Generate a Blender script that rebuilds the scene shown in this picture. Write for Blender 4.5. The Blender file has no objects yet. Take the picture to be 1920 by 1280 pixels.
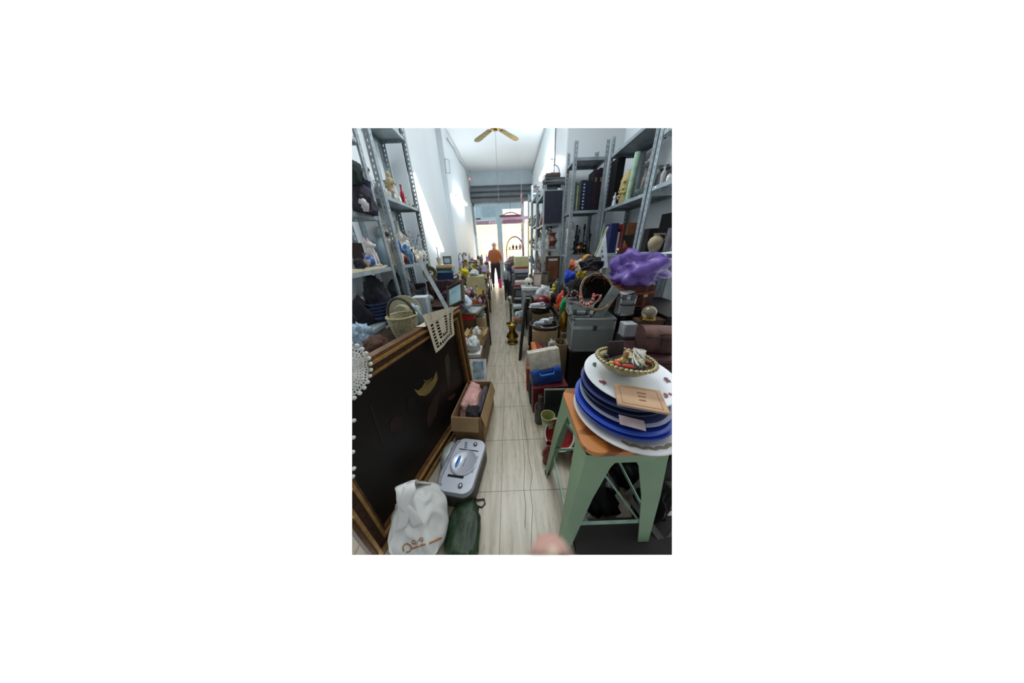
import bpy, bmesh, math, random
from mathutils import Vector, Matrix, Euler, noise
PI = math.pi
R = math.radians
sc = bpy.context.scene
col = sc.collection

# ---------------------------------------------------------------- camera
FPX = 377.6                       # focal length in pixels of a 1920 px wide frame
PITCH, ROLL, EYE = R(25.2), R(2.14), 1.52
cp, sp, cr, sr = math.cos(PITCH), math.sin(PITCH), math.cos(ROLL), math.sin(ROLL)
fwd = Vector((0, cp, -sp)); down0 = Vector((0, -sp, -cp)); right0 = Vector((1, 0, 0))
camR = right0 * cr + down0 * sr
camD = -right0 * sr + down0 * cr
cam_pos = Vector((0, 0, EYE))
cd = bpy.data.cameras.new('camera'); cam = bpy.data.objects.new('camera', cd); col.objects.link(cam)
cd.sensor_width = 36; cd.lens = 36 * FPX / 1920; cd.clip_start = 0.01; cd.clip_end = 200
cam.matrix_world = Matrix(((camR.x, -camD.x, -fwd.x, 0), (camR.y, -camD.y, -fwd.y, 0), (camR.z, -camD.z, -fwd.z, EYE), (0, 0, 0, 1)))
cd.dof.use_dof = True; cd.dof.focus_distance = 1.6; cd.dof.aperture_fstop = 2.0
sc.camera = cam

# ---------------------------------------------------------------- world, light, exposure
w = bpy.data.worlds.new('world'); sc.world = w; w.use_nodes = True
nt = w.node_tree; nt.nodes.clear()
o_ = nt.nodes.new('ShaderNodeOutputWorld'); bg = nt.nodes.new('ShaderNodeBackground')
tc = nt.nodes.new('ShaderNodeTexCoord'); sep = nt.nodes.new('ShaderNodeSeparateXYZ')
mr = nt.nodes.new('ShaderNodeMapRange'); mx = nt.nodes.new('ShaderNodeMix'); mx.data_type = 'RGBA'
nt.links.new(tc.outputs['Generated'], sep.inputs[0]); nt.links.new(sep.outputs['Y'], mr.inputs['Value'])
mr.inputs['From Min'].default_value = -0.25; mr.inputs['From Max'].default_value = 0.0
nt.links.new(mr.outputs[0], mx.inputs['Factor'])
mx.inputs['A'].default_value = (0.30, 0.31, 0.32, 1)      # the dim back of the shop behind the photographer
mx.inputs['B'].default_value = (1.02, 1.05, 1.07, 1)       # bright hazy daylight
nt.links.new(mx.outputs['Result'], bg.inputs[0]); nt.links.new(bg.outputs[0], o_.inputs[0])
sc.view_settings.view_transform = 'Standard'; sc.view_settings.look = 'None'
sc.view_settings.exposure = 0.3; sc.view_settings.gamma = 1.0
sc.view_settings.use_curve_mapping = False

def area(name, loc, rot, sx, sy, power, colr=(1, 1, 1)):
    l = bpy.data.lights.new(name, 'AREA'); l.shape = 'RECTANGLE'; l.size = sx; l.size_y = sy; l.energy = power; l.color = colr
    o = bpy.data.objects.new(name, l); o.location = loc; o.rotation_euler = rot; col.objects.link(o); return o
area('street_daylight', (-0.2, 10.4, 5.4), (R(35), 0, 0), 7, 2.0, 2300, (1, 0.97, 0.92))
area('unseen_fill_light', (0.1, 2.6, 3.85), (0, 0, 0), 1.2, 1.2, 34, (0.90, 0.97, 1.0))  # unseen area light added overhead to brighten the near walls

# ---------------------------------------------------------------- pixel <-> place
def ray(px, py):
    return camR * ((px - 960) / FPX) + camD * ((py - 640) / FPX) + fwd
def atz(px, py, z=0.0):
    r = ray(px, py); return cam_pos + r * ((z - EYE) / r.z)
def aty(px, py, y):
    r = ray(px, py); return cam_pos + r * (y / r.y)
def atx(px, py, x):
    r = ray(px, py); return cam_pos + r * (x / r.x)
def mpp(v):                        # metres per pixel at a place
    return (Vector(v) - cam_pos).dot(fwd) / FPX

# ---------------------------------------------------------------- materials
_m = {}
def s2l(c): return c / 12.92 if c <= 0.04045 else ((c + 0.055) / 1.055) ** 2.4
def rgb(h): return tuple(s2l(int(h[i:i + 2], 16) / 255) for i in (1, 3, 5)) + (1,)
def mat(h, rough=0.6, metal=0.0, var=0.25, scale=14, bump=0.0, h2=None, stretch=None, spec=None, trans=0.0, emit=0.0, kind='noise'):
    key = (h, rough, metal, var, scale, bump, h2, stretch, spec, trans, emit, kind)
    if key in _m: return _m[key]
    m = bpy.data.materials.new('m_' + h[1:]); m.use_nodes = True; _m[key] = m
    n = m.node_tree; b = n.nodes['Principled BSDF']
    t = n.nodes.new('ShaderNodeTexCoord'); mp = n.nodes.new('ShaderNodeMapping')
    n.links.new(t.outputs['Object'], mp.inputs[0])
    if stretch: mp.inputs['Scale'].default_value = stretch
    if kind == 'wave':
        tx = n.nodes.new('ShaderNodeTexWave'); tx.inputs['Scale'].default_value = scale; tx.inputs['Distortion'].default_value = 6
        tx.inputs['Detail'].default_value = 3; fac = tx.outputs['Fac']
    elif kind == 'voronoi':
        tx = n.nodes.new('ShaderNodeTexVoronoi'); tx.inputs['Scale'].default_value = scale; fac = tx.outputs['Distance']
    elif kind == 'checker':
        tx = n.nodes.new('ShaderNodeTexChecker'); tx.inputs['Scale'].default_value = scale; fac = tx.outputs['Fac']
    else:
        tx = n.nodes.new('ShaderNodeTexNoise'); tx.inputs['Scale'].default_value = scale; tx.inputs['Detail'].default_value = 5; fac = tx.outputs['Fac']
    n.links.new(mp.outputs[0], tx.inputs['Vector'])
    cr_ = n.nodes.new('ShaderNodeValToRGB'); c = rgb(h)
    if h2: c0, c1 = c, rgb(h2)
    else:
        c0 = tuple(x * (1 - var) for x in c[:3]) + (1,); c1 = tuple(min(1, x * (1 + var)) for x in c[:3]) + (1,)
    cr_.color_ramp.elements[0].color = c0; cr_.color_ramp.elements[1].color = c1
    cr_.color_ramp.elements[0].position = 0.32; cr_.color_ramp.elements[1].position = 0.68
    n.links.new(fac, cr_.inputs[0]); n.links.new(cr_.outputs[0], b.inputs['Base Color'])
    b.inputs['Roughness'].default_value = rough; b.inputs['Metallic'].default_value = metal
    if spec is not None: b.inputs['Specular IOR Level'].default_value = spec
    if trans: b.inputs['Transmission Weight'].default_value = trans
    if emit:
        b.inputs['Emission Color'].default_value = c; b.inputs['Emission Strength'].default_value = emit
    if bump:
        bu = n.nodes.new('ShaderNodeBump'); bu.inputs['Strength'].default_value = bump; bu.inputs['Distance'].default_value = 0.01
        n.links.new(fac, bu.inputs['Height']); n.links.new(bu.outputs[0], b.inputs['Normal'])
    return m
def ceramic(h): return mat(h, 0.22, 0, 0.12, 8)
def painted(h1, h2, s=30): return mat(h1, 0.25, 0, 0, s, h2=h2)
def cloth(h): return mat(h, 0.9, 0, 0.25, 25, 0.25)
def card(h): return mat(h, 0.8, 0, 0.12, 9)
def metal(h, r=0.35): return mat(h, r, 0.9, 0.15, 10)
def leather(h): return mat(h, 0.55, 0, 0.35, 18, 0.15, spec=0.3)
def dark(h='#0d0c0c'): return mat(h, 0.6, 0, 0.3, 12, spec=0.2)
def wood(h, s=3): return mat(h, 0.5, 0, 0.35, s, 0.1, stretch=(1, 8, 8), spec=0.3)
BRASS = mat('#a08037', 0.3, 1, 0.35, 14); GALV = mat('#9caab0', 0.5, 0.3, 0.22, 9)
GALVD = mat('#8d999f', 0.5, 0.3, 0.22, 9)
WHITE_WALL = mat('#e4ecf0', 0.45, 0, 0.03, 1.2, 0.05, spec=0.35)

# ---------------------------------------------------------------- mesh builder
class MB:
    def __init__(s): s.bm = bmesh.new(); s.M = Matrix.Identity(4)
    def _x(s, vs, T=None):
        T = s.M @ T if T is not None else s.M
        for v in vs: v.co = T @ v.co
        return vs
    def box(s, cx, cy, cz, sx, sy, sz, rot=None, bev=0):
        vs = bmesh.ops.create_cube(s.bm, size=1)['verts']
        for v in vs: v.co = Vector((v.co.x * sx, v.co.y * sy, v.co.z * sz))
        if bev:
            es = list({e for v in vs for e in v.link_edges})
            r = bmesh.ops.bevel(s.bm, geom=es, offset=min(bev, 0.45 * min(sx, sy, sz)), segments=2, affect='EDGES', profile=0.5)
            vs = list({v for f in r['faces'] for v in f.verts} | {v for v in vs if v.is_valid})
        T = Matrix.Translation((cx, cy, cz))
        if rot: T = T @ Euler(rot).to_matrix().to_4x4()
        s._x(vs, T); return s
    def lathe(s, prof, loc=(0, 0, 0), seg=16, rot=None, sxy=(1, 1)):
        rings = []; allv = []
        for r_, z in prof:
            if r_ <= 1e-6: v = s.bm.verts.new((0, 0, z)); rings.append([v]); allv.append(v)
            else:
                ring = [s.bm.verts.new((r_ * sxy[0] * math.cos(2 * PI * i / seg), r_ * sxy[1] * math.sin(2 * PI * i / seg), z)) for i in range(seg)]
                rings.append(ring); allv += ring
        for a, b in zip(rings, rings[1:]):
            for i in range(seg):
                j = (i + 1) % seg
                if len(a) == 1 and len(b) == 1: continue
                if len(a) == 1: s.bm.faces.new((a[0], b[j], b[i]))
                elif len(b) == 1: s.bm.faces.new((a[i], a[j], b[0]))
                else: s.bm.faces.new((a[i], a[j], b[j], b[i]))
        T = Matrix.Translation(loc)
        if rot: T = T @ Euler(rot).to_matrix().to_4x4()
        s._x(allv, T); return s
    def cyl(s, loc, r_, h, seg=16, rot=None, r2=None):
        r2 = r_ if r2 is None else r2
        return s.lathe([(0, 0), (r_, 0), (r2, h), (0, h)], loc, seg, rot)
    def ell(s, c, r_, rot=None, seg=16, rings=10):
        p = [(math.sin(PI * i / rings), -math.cos(PI * i / rings)) for i in range(rings + 1)]
        p[0] = (0, -1); p[-1] = (0, 1)
        n0 = len(s.bm.verts); M0 = s.M
        T = Matrix.Translation(c)
        if rot: T = T @ Euler(rot).to_matrix().to_4x4()
        s.M = M0 @ T @ Matrix.Diagonal((r_[0], r_[1], r_[2], 1)); s.lathe(p, seg=seg); s.M = M0; return s
    def tube(s, pts, r_, seg=8, closed=False):
        pts = [Vector(p) for p in pts]; n = len(pts); rings = []; allv = []
        rr = r_ if isinstance(r_, (list, tuple)) else [r_] * n
        up = None
        for i, p in enumerate(pts):
            if closed: d = pts[(i + 1) % n] - pts[i - 1]
            else: d = pts[min(i + 1, n - 1)] - pts[max(i - 1, 0)]
            if d.length < 1e-9: d = Vector((0, 0, 1))
            d.normalize()
            if up is None: up = d.orthogonal().normalized()
            else:
                up = up - d * up.dot(d)
                up = up.normalized() if up.length > 1e-6 else d.orthogonal().normalized()
            sd = d.cross(up)
            ring = [s.bm.verts.new(p + (up * math.cos(2 * PI * k / seg) + sd * math.sin(2 * PI * k / seg)) * rr[i]) for k in range(seg)]
            rings.append(ring); allv += ring
        pairs = list(zip(rings, rings[1:])) + ([(rings[-1], rings[0])] if closed else [])
        for a, b in pairs:
            for k in range(seg): s.bm.faces.new((a[k], a[(k + 1) % seg], b[(k + 1) % seg], b[k]))
        if not closed:
            s.bm.faces.new(rings[0][::-1]); s.bm.faces.new(rings[-1])
        s._x(allv); return s
    def prism(s, poly, z0, z1, T=None):
        a = [s.bm.verts.new((x, y, z0)) for x, y in poly]; b = [s.bm.verts.new((x, y, z1)) for x, y in poly]
        s.bm.faces.new(a[::-1]); s.bm.faces.new(b); n = len(poly)
        for i in range(n): s.bm.faces.new((a[i], a[(i + 1) % n], b[(i + 1) % n], b[i]))
        s._x(a + b, T); return s
    def grid(s, fn, nu, nv, skip=None, thick=0.0):
        V = [[s.bm.verts.new(fn(i / nu, j / nv)) for j in range(nv + 1)] for i in range(nu + 1)]
        fs = []
        for i in range(nu):
            for j in range(nv):
                if skip and skip(i, j): continue
                fs.append(s.bm.faces.new((V[i][j], V[i + 1][j], V[i + 1][j + 1], V[i][j + 1])))
        vs = [v for r_ in V for v in r_]
        if thick:
            s.bm.normal_update()
            g = bmesh.ops.solidify(s.bm, geom=fs, thickness=thick)
            vs = list(set(vs) | {e for e in g['geom'] if isinstance(e, bmesh.types.BMVert)})
        for v in [v for v in vs if v.is_valid and not v.link_faces]: s.bm.verts.remove(v)
        s._x([v for v in vs if v.is_valid]); return s
    def build(s, name, m, parent=None, smooth=False, label=None, cat=None, group=None, kind=None, loc=None, rz=0, rot=None, sub=0):
        bmesh.ops.recalc_face_normals(s.bm, faces=s.bm.faces)
        if sub: bmesh.ops.subdivide_edges(s.bm, edges=s.bm.edges, cuts=sub, use_grid_fill=True)
        me = bpy.data.meshes.new(name); s.bm.to_mesh(me); s.bm.free(); me.materials.append(m)
        if smooth:
            for p in me.polygons: p.use_smooth = True
            if smooth != 'all':
                try: me.set_sharp_from_angle(angle=R(42))
                except Exception: pass
        o = bpy.data.objects.new(name, me); col.objects.link(o)
        if parent: o.parent = parent
        if loc is not None: o.location = loc
        if rot is not None: o.rotation_euler = rot
        elif rz: o.rotation_euler = (0, 0, rz)
        tag(o, label, cat, group, kind); return o
def tag(o, label=None, cat=None, group=None, kind=None):
    if label: o['label'] = label
    if cat: o['category'] = cat
    if group: o['group'] = group
    if kind: o['kind'] = kind
    return o
def thing(name, label, cat, loc=(0, 0, 0), rz=0, group=None, rot=None):
    o = bpy.data.objects.new(name, None); o.empty_display_size = 0.05; col.objects.link(o)
    o.location = loc; o.rotation_euler = rot if rot is not None else (0, 0, rz)
    return tag(o, label, cat, group)
def struct(name, mb, m, smooth=False, **k): return mb.build(name, m, None, smooth, kind='structure', **k)

# ================================================================ SETTING
def wallx(name, x, y0, y1, z1=3.97, t=0.06, side=1, m=WHITE_WALL):   # wall in a plane x = const, thickness away from the room
    return struct(name, MB().box(x + side * t / 2, (y0 + y1) / 2, z1 / 2, t, y1 - y0, z1), m)
def floor_mat():
    m = bpy.data.materials.new('floor_tiles'); m.use_nodes = True; n = m.node_tree; b = n.nodes['Principled BSDF']
    t = n.nodes.new('ShaderNodeTexCoord')
    mp = n.nodes.new('ShaderNodeMapping'); mp.inputs['Scale'].default_value = (16, 1.6, 1); n.links.new(t.outputs['Object'], mp.inputs[0])
    no = n.nodes.new('ShaderNodeTexNoise'); no.inputs['Scale'].default_value = 1.6; no.inputs['Detail'].default_value = 8; no.inputs['Roughness'].default_value = 0.65
    n.links.new(mp.outputs[0], no.inputs['Vector'])
    cr_ = n.nodes.new('ShaderNodeValToRGB'); e = cr_.color_ramp.elements
    e[0].color = rgb('#8a826f'); e[0].position = 0.3; e[1].color = rgb('#bfb7a4'); e[1].position = 0.62
    x = e.new(0.46); x.color = rgb('#aca491')
    n.links.new(no.outputs['Fac'], cr_.inputs[0])
    mp3 = n.nodes.new('ShaderNodeMapping'); mp3.inputs['Scale'].default_value = (60, 14, 1); n.links.new(t.outputs['Object'], mp3.inputs[0])
    n3 = n.nodes.new('ShaderNodeTexNoise'); n3.inputs['Scale'].default_value = 1.3; n3.inputs['Detail'].default_value = 3; n.links.new(mp3.outputs[0], n3.inputs['Vector'])
    c3 = n.nodes.new('ShaderNodeValToRGB'); c3.color_ramp.elements[0].position = 0.28; c3.color_ramp.elements[1].position = 0.38
    c3.color_ramp.elements[0].color = rgb('#8a8478'); c3.color_ramp.elements[1].color = (1, 1, 1, 1)
    n.links.new(n3.outputs['Fac'], c3.inputs[0])
    mu = n.nodes.new('ShaderNodeMix'); mu.data_type = 'RGBA'; mu.blend_type = 'MULTIPLY'; mu.inputs['Factor'].default_value = 0.4
    n.links.new(cr_.outputs[0], mu.inputs['A']); n.links.new(c3.outputs[0], mu.inputs['B'])
    br = n.nodes.new('ShaderNodeTexBrick'); br.offset = 0.0; br.inputs['Scale'].default_value = 1
    br.inputs['Brick Width'].default_value = 0.404; br.inputs['Row Height'].default_value = 0.404; br.inputs['Mortar Size'].default_value = 0.0022
    br.inputs['Mortar Smooth'].default_value = 0.2
    mp2 = n.nodes.new('ShaderNodeMapping'); mp2.inputs['Location'].default_value = (0.112 + 0.404 * 20, -0.817 + 0.404 * 20, 0); n.links.new(t.outputs['Object'], mp2.inputs[0])
    n.links.new(mp2.outputs[0], br.inputs['Vector'])
    mm = n.nodes.new('ShaderNodeMix'); mm.data_type = 'RGBA'; n.links.new(br.outputs['Fac'], mm.inputs['Factor'])
    n.links.new(mu.outputs['Result'], mm.inputs['A']); mm.inputs['B'].default_value = rgb('#5b564d')
    n.links.new(mm.outputs['Result'], b.inputs['Base Color'])
    b.inputs['Roughness'].default_value = 0.28; b.inputs['Specular IOR Level'].default_value = 0.45
    return m
fl = struct('floor', MB().box(0.1, 4.8, -0.03, 5.0, 9.2, 0.06), floor_mat())
# long hairline cracks in the tiles
for pts in ([(996, 1038), (997, 985), (999, 955), (994, 915), (998, 890), (990, 850), (990, 830), (982, 790), (978, 760), (972, 720), (969, 690)],
            [(984, 990), (986, 950), (982, 915), (984, 860), (978, 800), (974, 745), (971, 720)]):
    P = [atz(x - 0, y, 0.0008) for x, y in pts]
    MB().tube(P, 0.0018, 4).build('floor_crack', mat('#3f3a33'), fl)
CE = mat('#dfe6ea', 0.7, 0, 0.02, 1.5)
struct('ceiling', MB().box(-0.2, 6.9, 4.0, 3.2, 4.7, 0.06), CE)
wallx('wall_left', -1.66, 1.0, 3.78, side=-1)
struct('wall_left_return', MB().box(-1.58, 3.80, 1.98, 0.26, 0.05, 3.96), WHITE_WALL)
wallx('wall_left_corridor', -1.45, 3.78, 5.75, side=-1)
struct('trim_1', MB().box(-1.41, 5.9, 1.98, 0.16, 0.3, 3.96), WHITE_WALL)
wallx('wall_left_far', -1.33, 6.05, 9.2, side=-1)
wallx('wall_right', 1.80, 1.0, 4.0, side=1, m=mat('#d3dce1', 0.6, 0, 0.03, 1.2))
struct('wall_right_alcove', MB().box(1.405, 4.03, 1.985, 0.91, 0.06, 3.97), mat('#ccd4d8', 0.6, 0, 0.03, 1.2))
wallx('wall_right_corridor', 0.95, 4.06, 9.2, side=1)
# front wall above the shop door
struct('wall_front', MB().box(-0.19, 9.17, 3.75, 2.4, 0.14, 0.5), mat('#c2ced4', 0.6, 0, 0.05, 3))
# rolled-up shutter
sh = thing('roller_shutter', 'grey rolled-up metal shutter above the shop door', 'shutter', (-0.19, 9.0, 3.02))
b = MB()
for k in range(3): b.cyl((-1.13, 0.02, 0.40 - k * 0.155), 0.085, 2.26, 18, (0, PI / 2, 0))
b.build('slat_roll', mat('#6d747a', 0.45, 0.4, 0.1, 4), sh, True)
MB().box(0, 0.06, 0.28, 2.26, 0.1, 0.5).build('housing', mat('#59616a', 0.6, 0.2), sh)
# door frame of pale aluminium
ALU = mat('#c4d4dc', 0.4, 0.2, 0.05, 5)
def post(x, w_, z0=0, z1=3.03, y=9.1): return (x, y, (z0 + z1) / 2, w_, 0.08, z1 - z0)
b = MB()
for x, w_ in ((-1.28, 0.09), (0.60, 0.09), (0.92, 0.05)): b.box(*post(x, w_))
b.box(-0.34, 9.1, 3.0, 1.9, 0.08, 0.12); b.box(-0.78, 9.1, 2.52, 0.95, 0.06, 0.10)
struct('door_1', b, ALU)
dl = MB()
dl.box(*post(-0.32, 0.20, 0, 3.0, 9.06)); 
dl.box(0.17, 9.08, 2.9, 0.8, 0.06, 0.16)
struct('door_2', dl, mat('#b5cdd6', 0.4, 0.1, 0.05, 5))
GL = mat('#eef6fa', 0.02, 0, 0, 5, trans=1.0)
struct('window_1', MB().box(-0.78, 9.12, 2.76, 0.92, 0.008, 0.40), GL)
struct('trim_2', MB().box(-0.78, 9.45, 2.80, 1.2, 0.04, 0.62), mat('#7f8f96', 0.5, 0.2))   # awning box seen through the transom
# street outside
struct('floor_street', MB().box(-0.5, 15.2, -0.08, 16, 11.8, 0.06), mat('#b9b2a8', 0.9, 0, 0.1, 3))
fac = thing('building', 'pale yellow building across the street seen through the shop door', 'building', (-0.5, 19.5, -0.05))
MB().box(0, 0.3, 1.85, 14, 0.6, 3.7).build('facade', mat('#f3dc9c', 0.8, 0, 0.05, 2), fac)
MB().box(0, -0.05, 0.45, 14, 0.1, 0.9).build('plinth', mat('#dcd6cc', 0.8), fac)
for x in (-3.4, -1.2, 1.6, 3.8):
    f = MB().box(x, -0.04, 1.75, 1.1, 0.06, 1.5).build('window', mat('#f6f2ea'), fac); MB().box(x, -0.08, 1.75, 0.9, 0.02, 1.3).build('pane', mat('#d7dbe0', 0.3), f)
MB().box(0, -0.08, 3.5, 14, 0.16, 0.12).build('cornice', mat('#e6ded2'), fac)
# red awning with pale reversed lettering, hung outside above the door
aw = thing('awning', 'faded mauve awning with reversed white lettering outside the shop door', 'awning', (-0.3, 9.55, 2.36))
MB().box(0.0, 0.0, 0.08, 2.0, 0.03, 0.14).build('valance', cloth('#8e6f83'), aw)
b = MB(); x = -0.42
for ch in 'MIVOM':
    q = {'M': [(-.03, 0, .008, .09, 0), (.03, 0, .008, .09, 0), (-.014, .015, .008, .06, .5), (.014, .015, .008, .06, -.5)], 'I': [(0, 0, .012, .09, 0)],
         'V': [(-.014, 0, .01, .09, -.3), (.014, 0, .01, .09, .3)], 'O': [(-.024, 0, .01, .07, 0), (.024, 0, .01, .07, 0), (0, .04, .04, .01, 0), (0, -.04, .04, .01, 0)]}[ch]
    for dx, dz, sx, sz, a in q: b.box(x + dx, -0.02, 0.07 + dz, sx, 0.008, sz, (0, a, 0))
    x += 0.09 if ch != 'I' else 0.06
b.build('lettering', mat('#fbfbf6'), aw)
MB().box(0.62, 0.02, 0.20, 1.0, 0.25, 0.10).build('canopy_roll', cloth('#a884a0'), aw)
MB().box(-0.82, -0.5, 0.17, 0.17, 0.02, 0.04).build('dark_sticker', dark('#3b3848'), aw)

# ceiling corner wire runs
def wire(name, pts, r_, h, label, cat='cable', group=None):
    return MB().tube(pts, r_, 6).build(name, mat(h), None, True, label=label, cat=cat, group=group)
wire('cable', [(-1.31, 6.15, 3.80), (-1.3, 6.8, 3.84), (-1.3, 7.5, 3.78), (-1.3, 8.3, 3.86), (-1.3, 8.95, 3.6), (-1.29, 9.0, 3.1), (-1.29, 9.0, 2.0)], 0.012, '#8a9298', 'thin grey cable sagging along the top of the left wall')
wire('cable', [(0.93, 6.2, 3.93), (0.92, 7.2, 3.9), (0.93, 8.2, 3.9), (0.92, 9.0, 3.86)], 0.014, '#9aa4a8', 'grey cable running along the right edge of the ceiling')
wire('cable', [(0.93, 4.9, 3.6), (0.935, 4.9, 3.0), (0.93, 4.9, 2.5)], 0.012, '#7f8a90', 'grey cable dropping down the right corridor wall')

# lamps
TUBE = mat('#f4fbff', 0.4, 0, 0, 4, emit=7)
def tube_lamp(label, a, b_, wd, power, nrm, em=None):
    a, b_ = Vector(a), Vector(b_); t = thing('tube_lamp', label, 'lamp', a); d = b_ - a; n = Vector(nrm)
    q = d.to_track_quat('Z', 'Y').to_matrix().to_4x4()
    m1 = MB(); m1.M = q; m1.box(0, 0, d.length / 2, wd * 0.8, 0.03, d.length).build('fitting', mat('#e8eef0'), t)
    m2 = MB(); m2.M = Matrix.Translation(n * 0.028) @ q; m2.cyl((0, 0, 0.03), wd / 2, d.length - 0.06, 14).build('tube', em or TUBE, t, True)
    return t
tube_lamp('slanting glowing white tube added for the bright streak on the left wall', (-1.39, 3.78, 2.58), (-1.39, 4.68, 1.47), 0.075, 0, (0.03, 0, 0))  # glowing tube added to stand in for a bright streak on the wall
tube_lamp('glowing tube lamp fixed level high on the far left wall', (-1.28, 6.2, 2.74), (-1.28, 7.45, 2.74), 0.07, 0, (1, 0, 0), mat('#f4fbff', 0.4, 0, 0, 4, emit=26))
tube_lamp('glowing tube lamp on the right corridor wall above the shelf tops', (0.90, 5.0, 3.02), (0.90, 6.3, 3.02), 0.09, 0, (-1, 0, 0), mat('#f4fbff', 0.4, 0, 0, 4, emit=30))

# ceiling fan
fc = atz(928, 237, 3.5)
fan = thing('ceiling_fan', 'ceiling fan with tan wooden blades and a brass hub', 'fan', fc)
MB().lathe([(0, -.06), (.05, -.05), (.09, 0), (.09, .06), (.04, .1), (.015, .12), (.015, .46), (.06, .46), (0, .47)]).build('hub', BRASS, fan, True)
for k, a in enumerate((52, 128, 232, 308)):
    m1 = MB(); m1.M = Euler((0, 0, R(a))).to_matrix().to_4x4()
    m1.prism([(0.16, -.045), (.6, -.065), (.68, -.05), (.70, 0), (.68, .05), (.6, .065), (.16, .045)], -0.006, 0.006).build('blade', wood('#8f7d50'), fan)
    m2 = MB(); m2.M = Euler((0, 0, R(a))).to_matrix().to_4x4(); m2.box(0.13, 0, 0.0, 0.14, 0.035, 0.012).build('bracket', BRASS, fan)
c0 = fc + Vector((0, -0.02, -0.06)); z_ = aty(930, 378, c0.y).z
wire('pull_cord', [c0, (c0.x, c0.y, z_)], 0.004, '#a9adb0', 'long thin pull cord hanging from the ceiling fan', 'cord')
wire('wall_hook', [atx(834, 297, -1.31), atx(842, 300, -1.31), atx(844, 325, -1.31), atx(836, 324, -1.31), atx(834, 297, -1.31)], 0.006, '#7c868c', 'small grey rounded loop of cable on the left wall pillar', 'cable')
MB().ell((0, 0, 0), (.035, .03, .045)).build('alarm_lamp', mat('#ff9c90', 0.3, emit=0.6), None, True, label='small pink warning light at the top left of the shutter', cat='lamp', loc=aty(880, 336, 9.05))

# ================================================================ SHELVING
def post_mesh(mb, x, y, z1, dx, dy, wd=0.044, z0=0.0):
    """slotted angle post: two flanges running to +dx and +dy from the corner x, y, real slots"""
    t = 0.003; n = int((z1 - z0) / 0.05)
    for ax in (0, 1):
        for off in (0.20, 0.80):
            c = wd * off
            if ax == 0: mb.box(x + dx * c, y, (z0 + z1) / 2, wd * 0.40, t, z1 - z0)
            else: mb.box(x, y + dy * c, (z0 + z1) / 2, t, wd * 0.40, z1 - z0)
        for i in range(n):
            z = z0 + 0.05 * i + 0.025
            if z < 0.4: continue
            if ax == 0: mb.box(x + dx * wd / 2, y, z, wd * 0.22, t, 0.026)
            else: mb.box(x, y + dy * wd / 2, z, t, wd * 0.22, 0.026)
def shelf_unit(label, x0, x1, y0, y1, top, levels, posts, m=GALV, wd=.044):
    t = thing('shelving_unit', label, 'shelves', ((x0 + x1) / 2, (y0 + y1) / 2, 0)); ox, oy = (x0 + x1) / 2, (y0 + y1) / 2
    for (i, j) in posts:
        x, y = (x0, x1)[i], (y0, y1)[j]
        p = MB(); p.M = Matrix.Translation((-ox, -oy, 0)); post_mesh(p, x, y, top, 1 if i == 0 else -1, 1 if j == 0 else -1, wd); p.build('post', m, t)
    for z in levels:
        s_ = MB(); w_, d_ = x1 - x0 - 0.012, y1 - y0 - 0.012
        s_.box(0, 0, z - 0.002, w_, d_, 0.003)
        for a in (-1, 1):
            s_.box(a * w_ / 2, 0, z - 0.018, 0.003, d_, 0.034); s_.box(0, a * d_ / 2, z - 0.018, w_, 0.003, 0.034)
            s_.box(a * (w_ / 2 - 0.008), 0, z - 0.034, 0.016, d_, 0.002); s_.box(0, a * (d_ / 2 - 0.008), z - 0.034, w_, 0.016, 0.002)
        sh_ = s_.build('shelf', m, t)
        bo = MB()
        for a in (-1, 1):
            for c in (-1, 1):
                for e in (0.02, 0.10):
                    bo.cyl((a * (w_ / 2 - e), c * d_ / 2, z - 0.018), 0.007, 0.006 * c, 8, (PI / 2, 0, 0)); bo.cyl((a * w_ / 2, c * (d_ / 2 - e), z - 0.018), 0.007, 0.006, 8, (0, PI / 2 * a, 0))
        bo.build('bolts', metal('#d5dde0', 0.3), sh_)
    return t
ALLP = [(0, 0), (1, 0), (0, 1), (1, 1)]
shelf_unit('near left galvanised shelving unit with the white dog figurine on it', -1.65, -1.30, 1.5, 2.43, 2.60, (0.85, 1.36, 1.84, 2.43), [(0, 1), (1, 1)])
shelf_unit('second left galvanised shelving unit crowded with porcelain', -1.65, -1.30, 2.62, 3.58, 3.15, (0.85, 1.355, 2.07, 2.85), ALLP, GALV, .056)
shelf_unit('right alcove shelving unit facing the camera with dark folders and candlesticks', 0.93, 1.39, 3.5, 3.9, 2.75, (0.8, 1.37, 1.97, 2.58), ALLP, GALVD)
shelf_unit('long shelving unit along the right wall with carved bust and rolled paper', 1.40, 1.78, 2.44, 3.46, 2.76, (0.8, 1.39, 1.97, 2.57), ALLP, GALVD)
shelf_unit('nearest right shelving unit behind the purple bag', 1.40, 1.78, 1.3, 2.41, 2.76, (1.42, 1.995, 2.40), [(0, 1), (1, 1)])
R1L, R2L, R3L = (0.55, 1.02, 1.46, 1.86, 2.33), (0.55, 1.0, 1.46, 1.95, 2.5), (0.6, 1.1, 1.6, 2.1, 2.7)
shelf_unit('corridor shelving unit with the dark blue panel on its end', 0.61, 0.93, 4.0, 4.92, 2.40, R1L, ALLP)
shelf_unit('middle corridor shelving unit full of small ornaments', 0.61, 0.93, 4.98, 5.95, 2.60, R2L, ALLP)
shelf_unit('farthest corridor shelving unit nearest the shop door', 0.61, 0.93, 6.02, 6.98, 2.85, R3L, ALLP)
MB().box(0, 0, 0.225, 0.29, 0.02, 0.45).build('panel', mat('#191e30', 0.7), None, label='dark navy panel hanging on the end of the corridor shelving', cat='panel', loc=(0.77, 3.982, 1.865))

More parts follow.
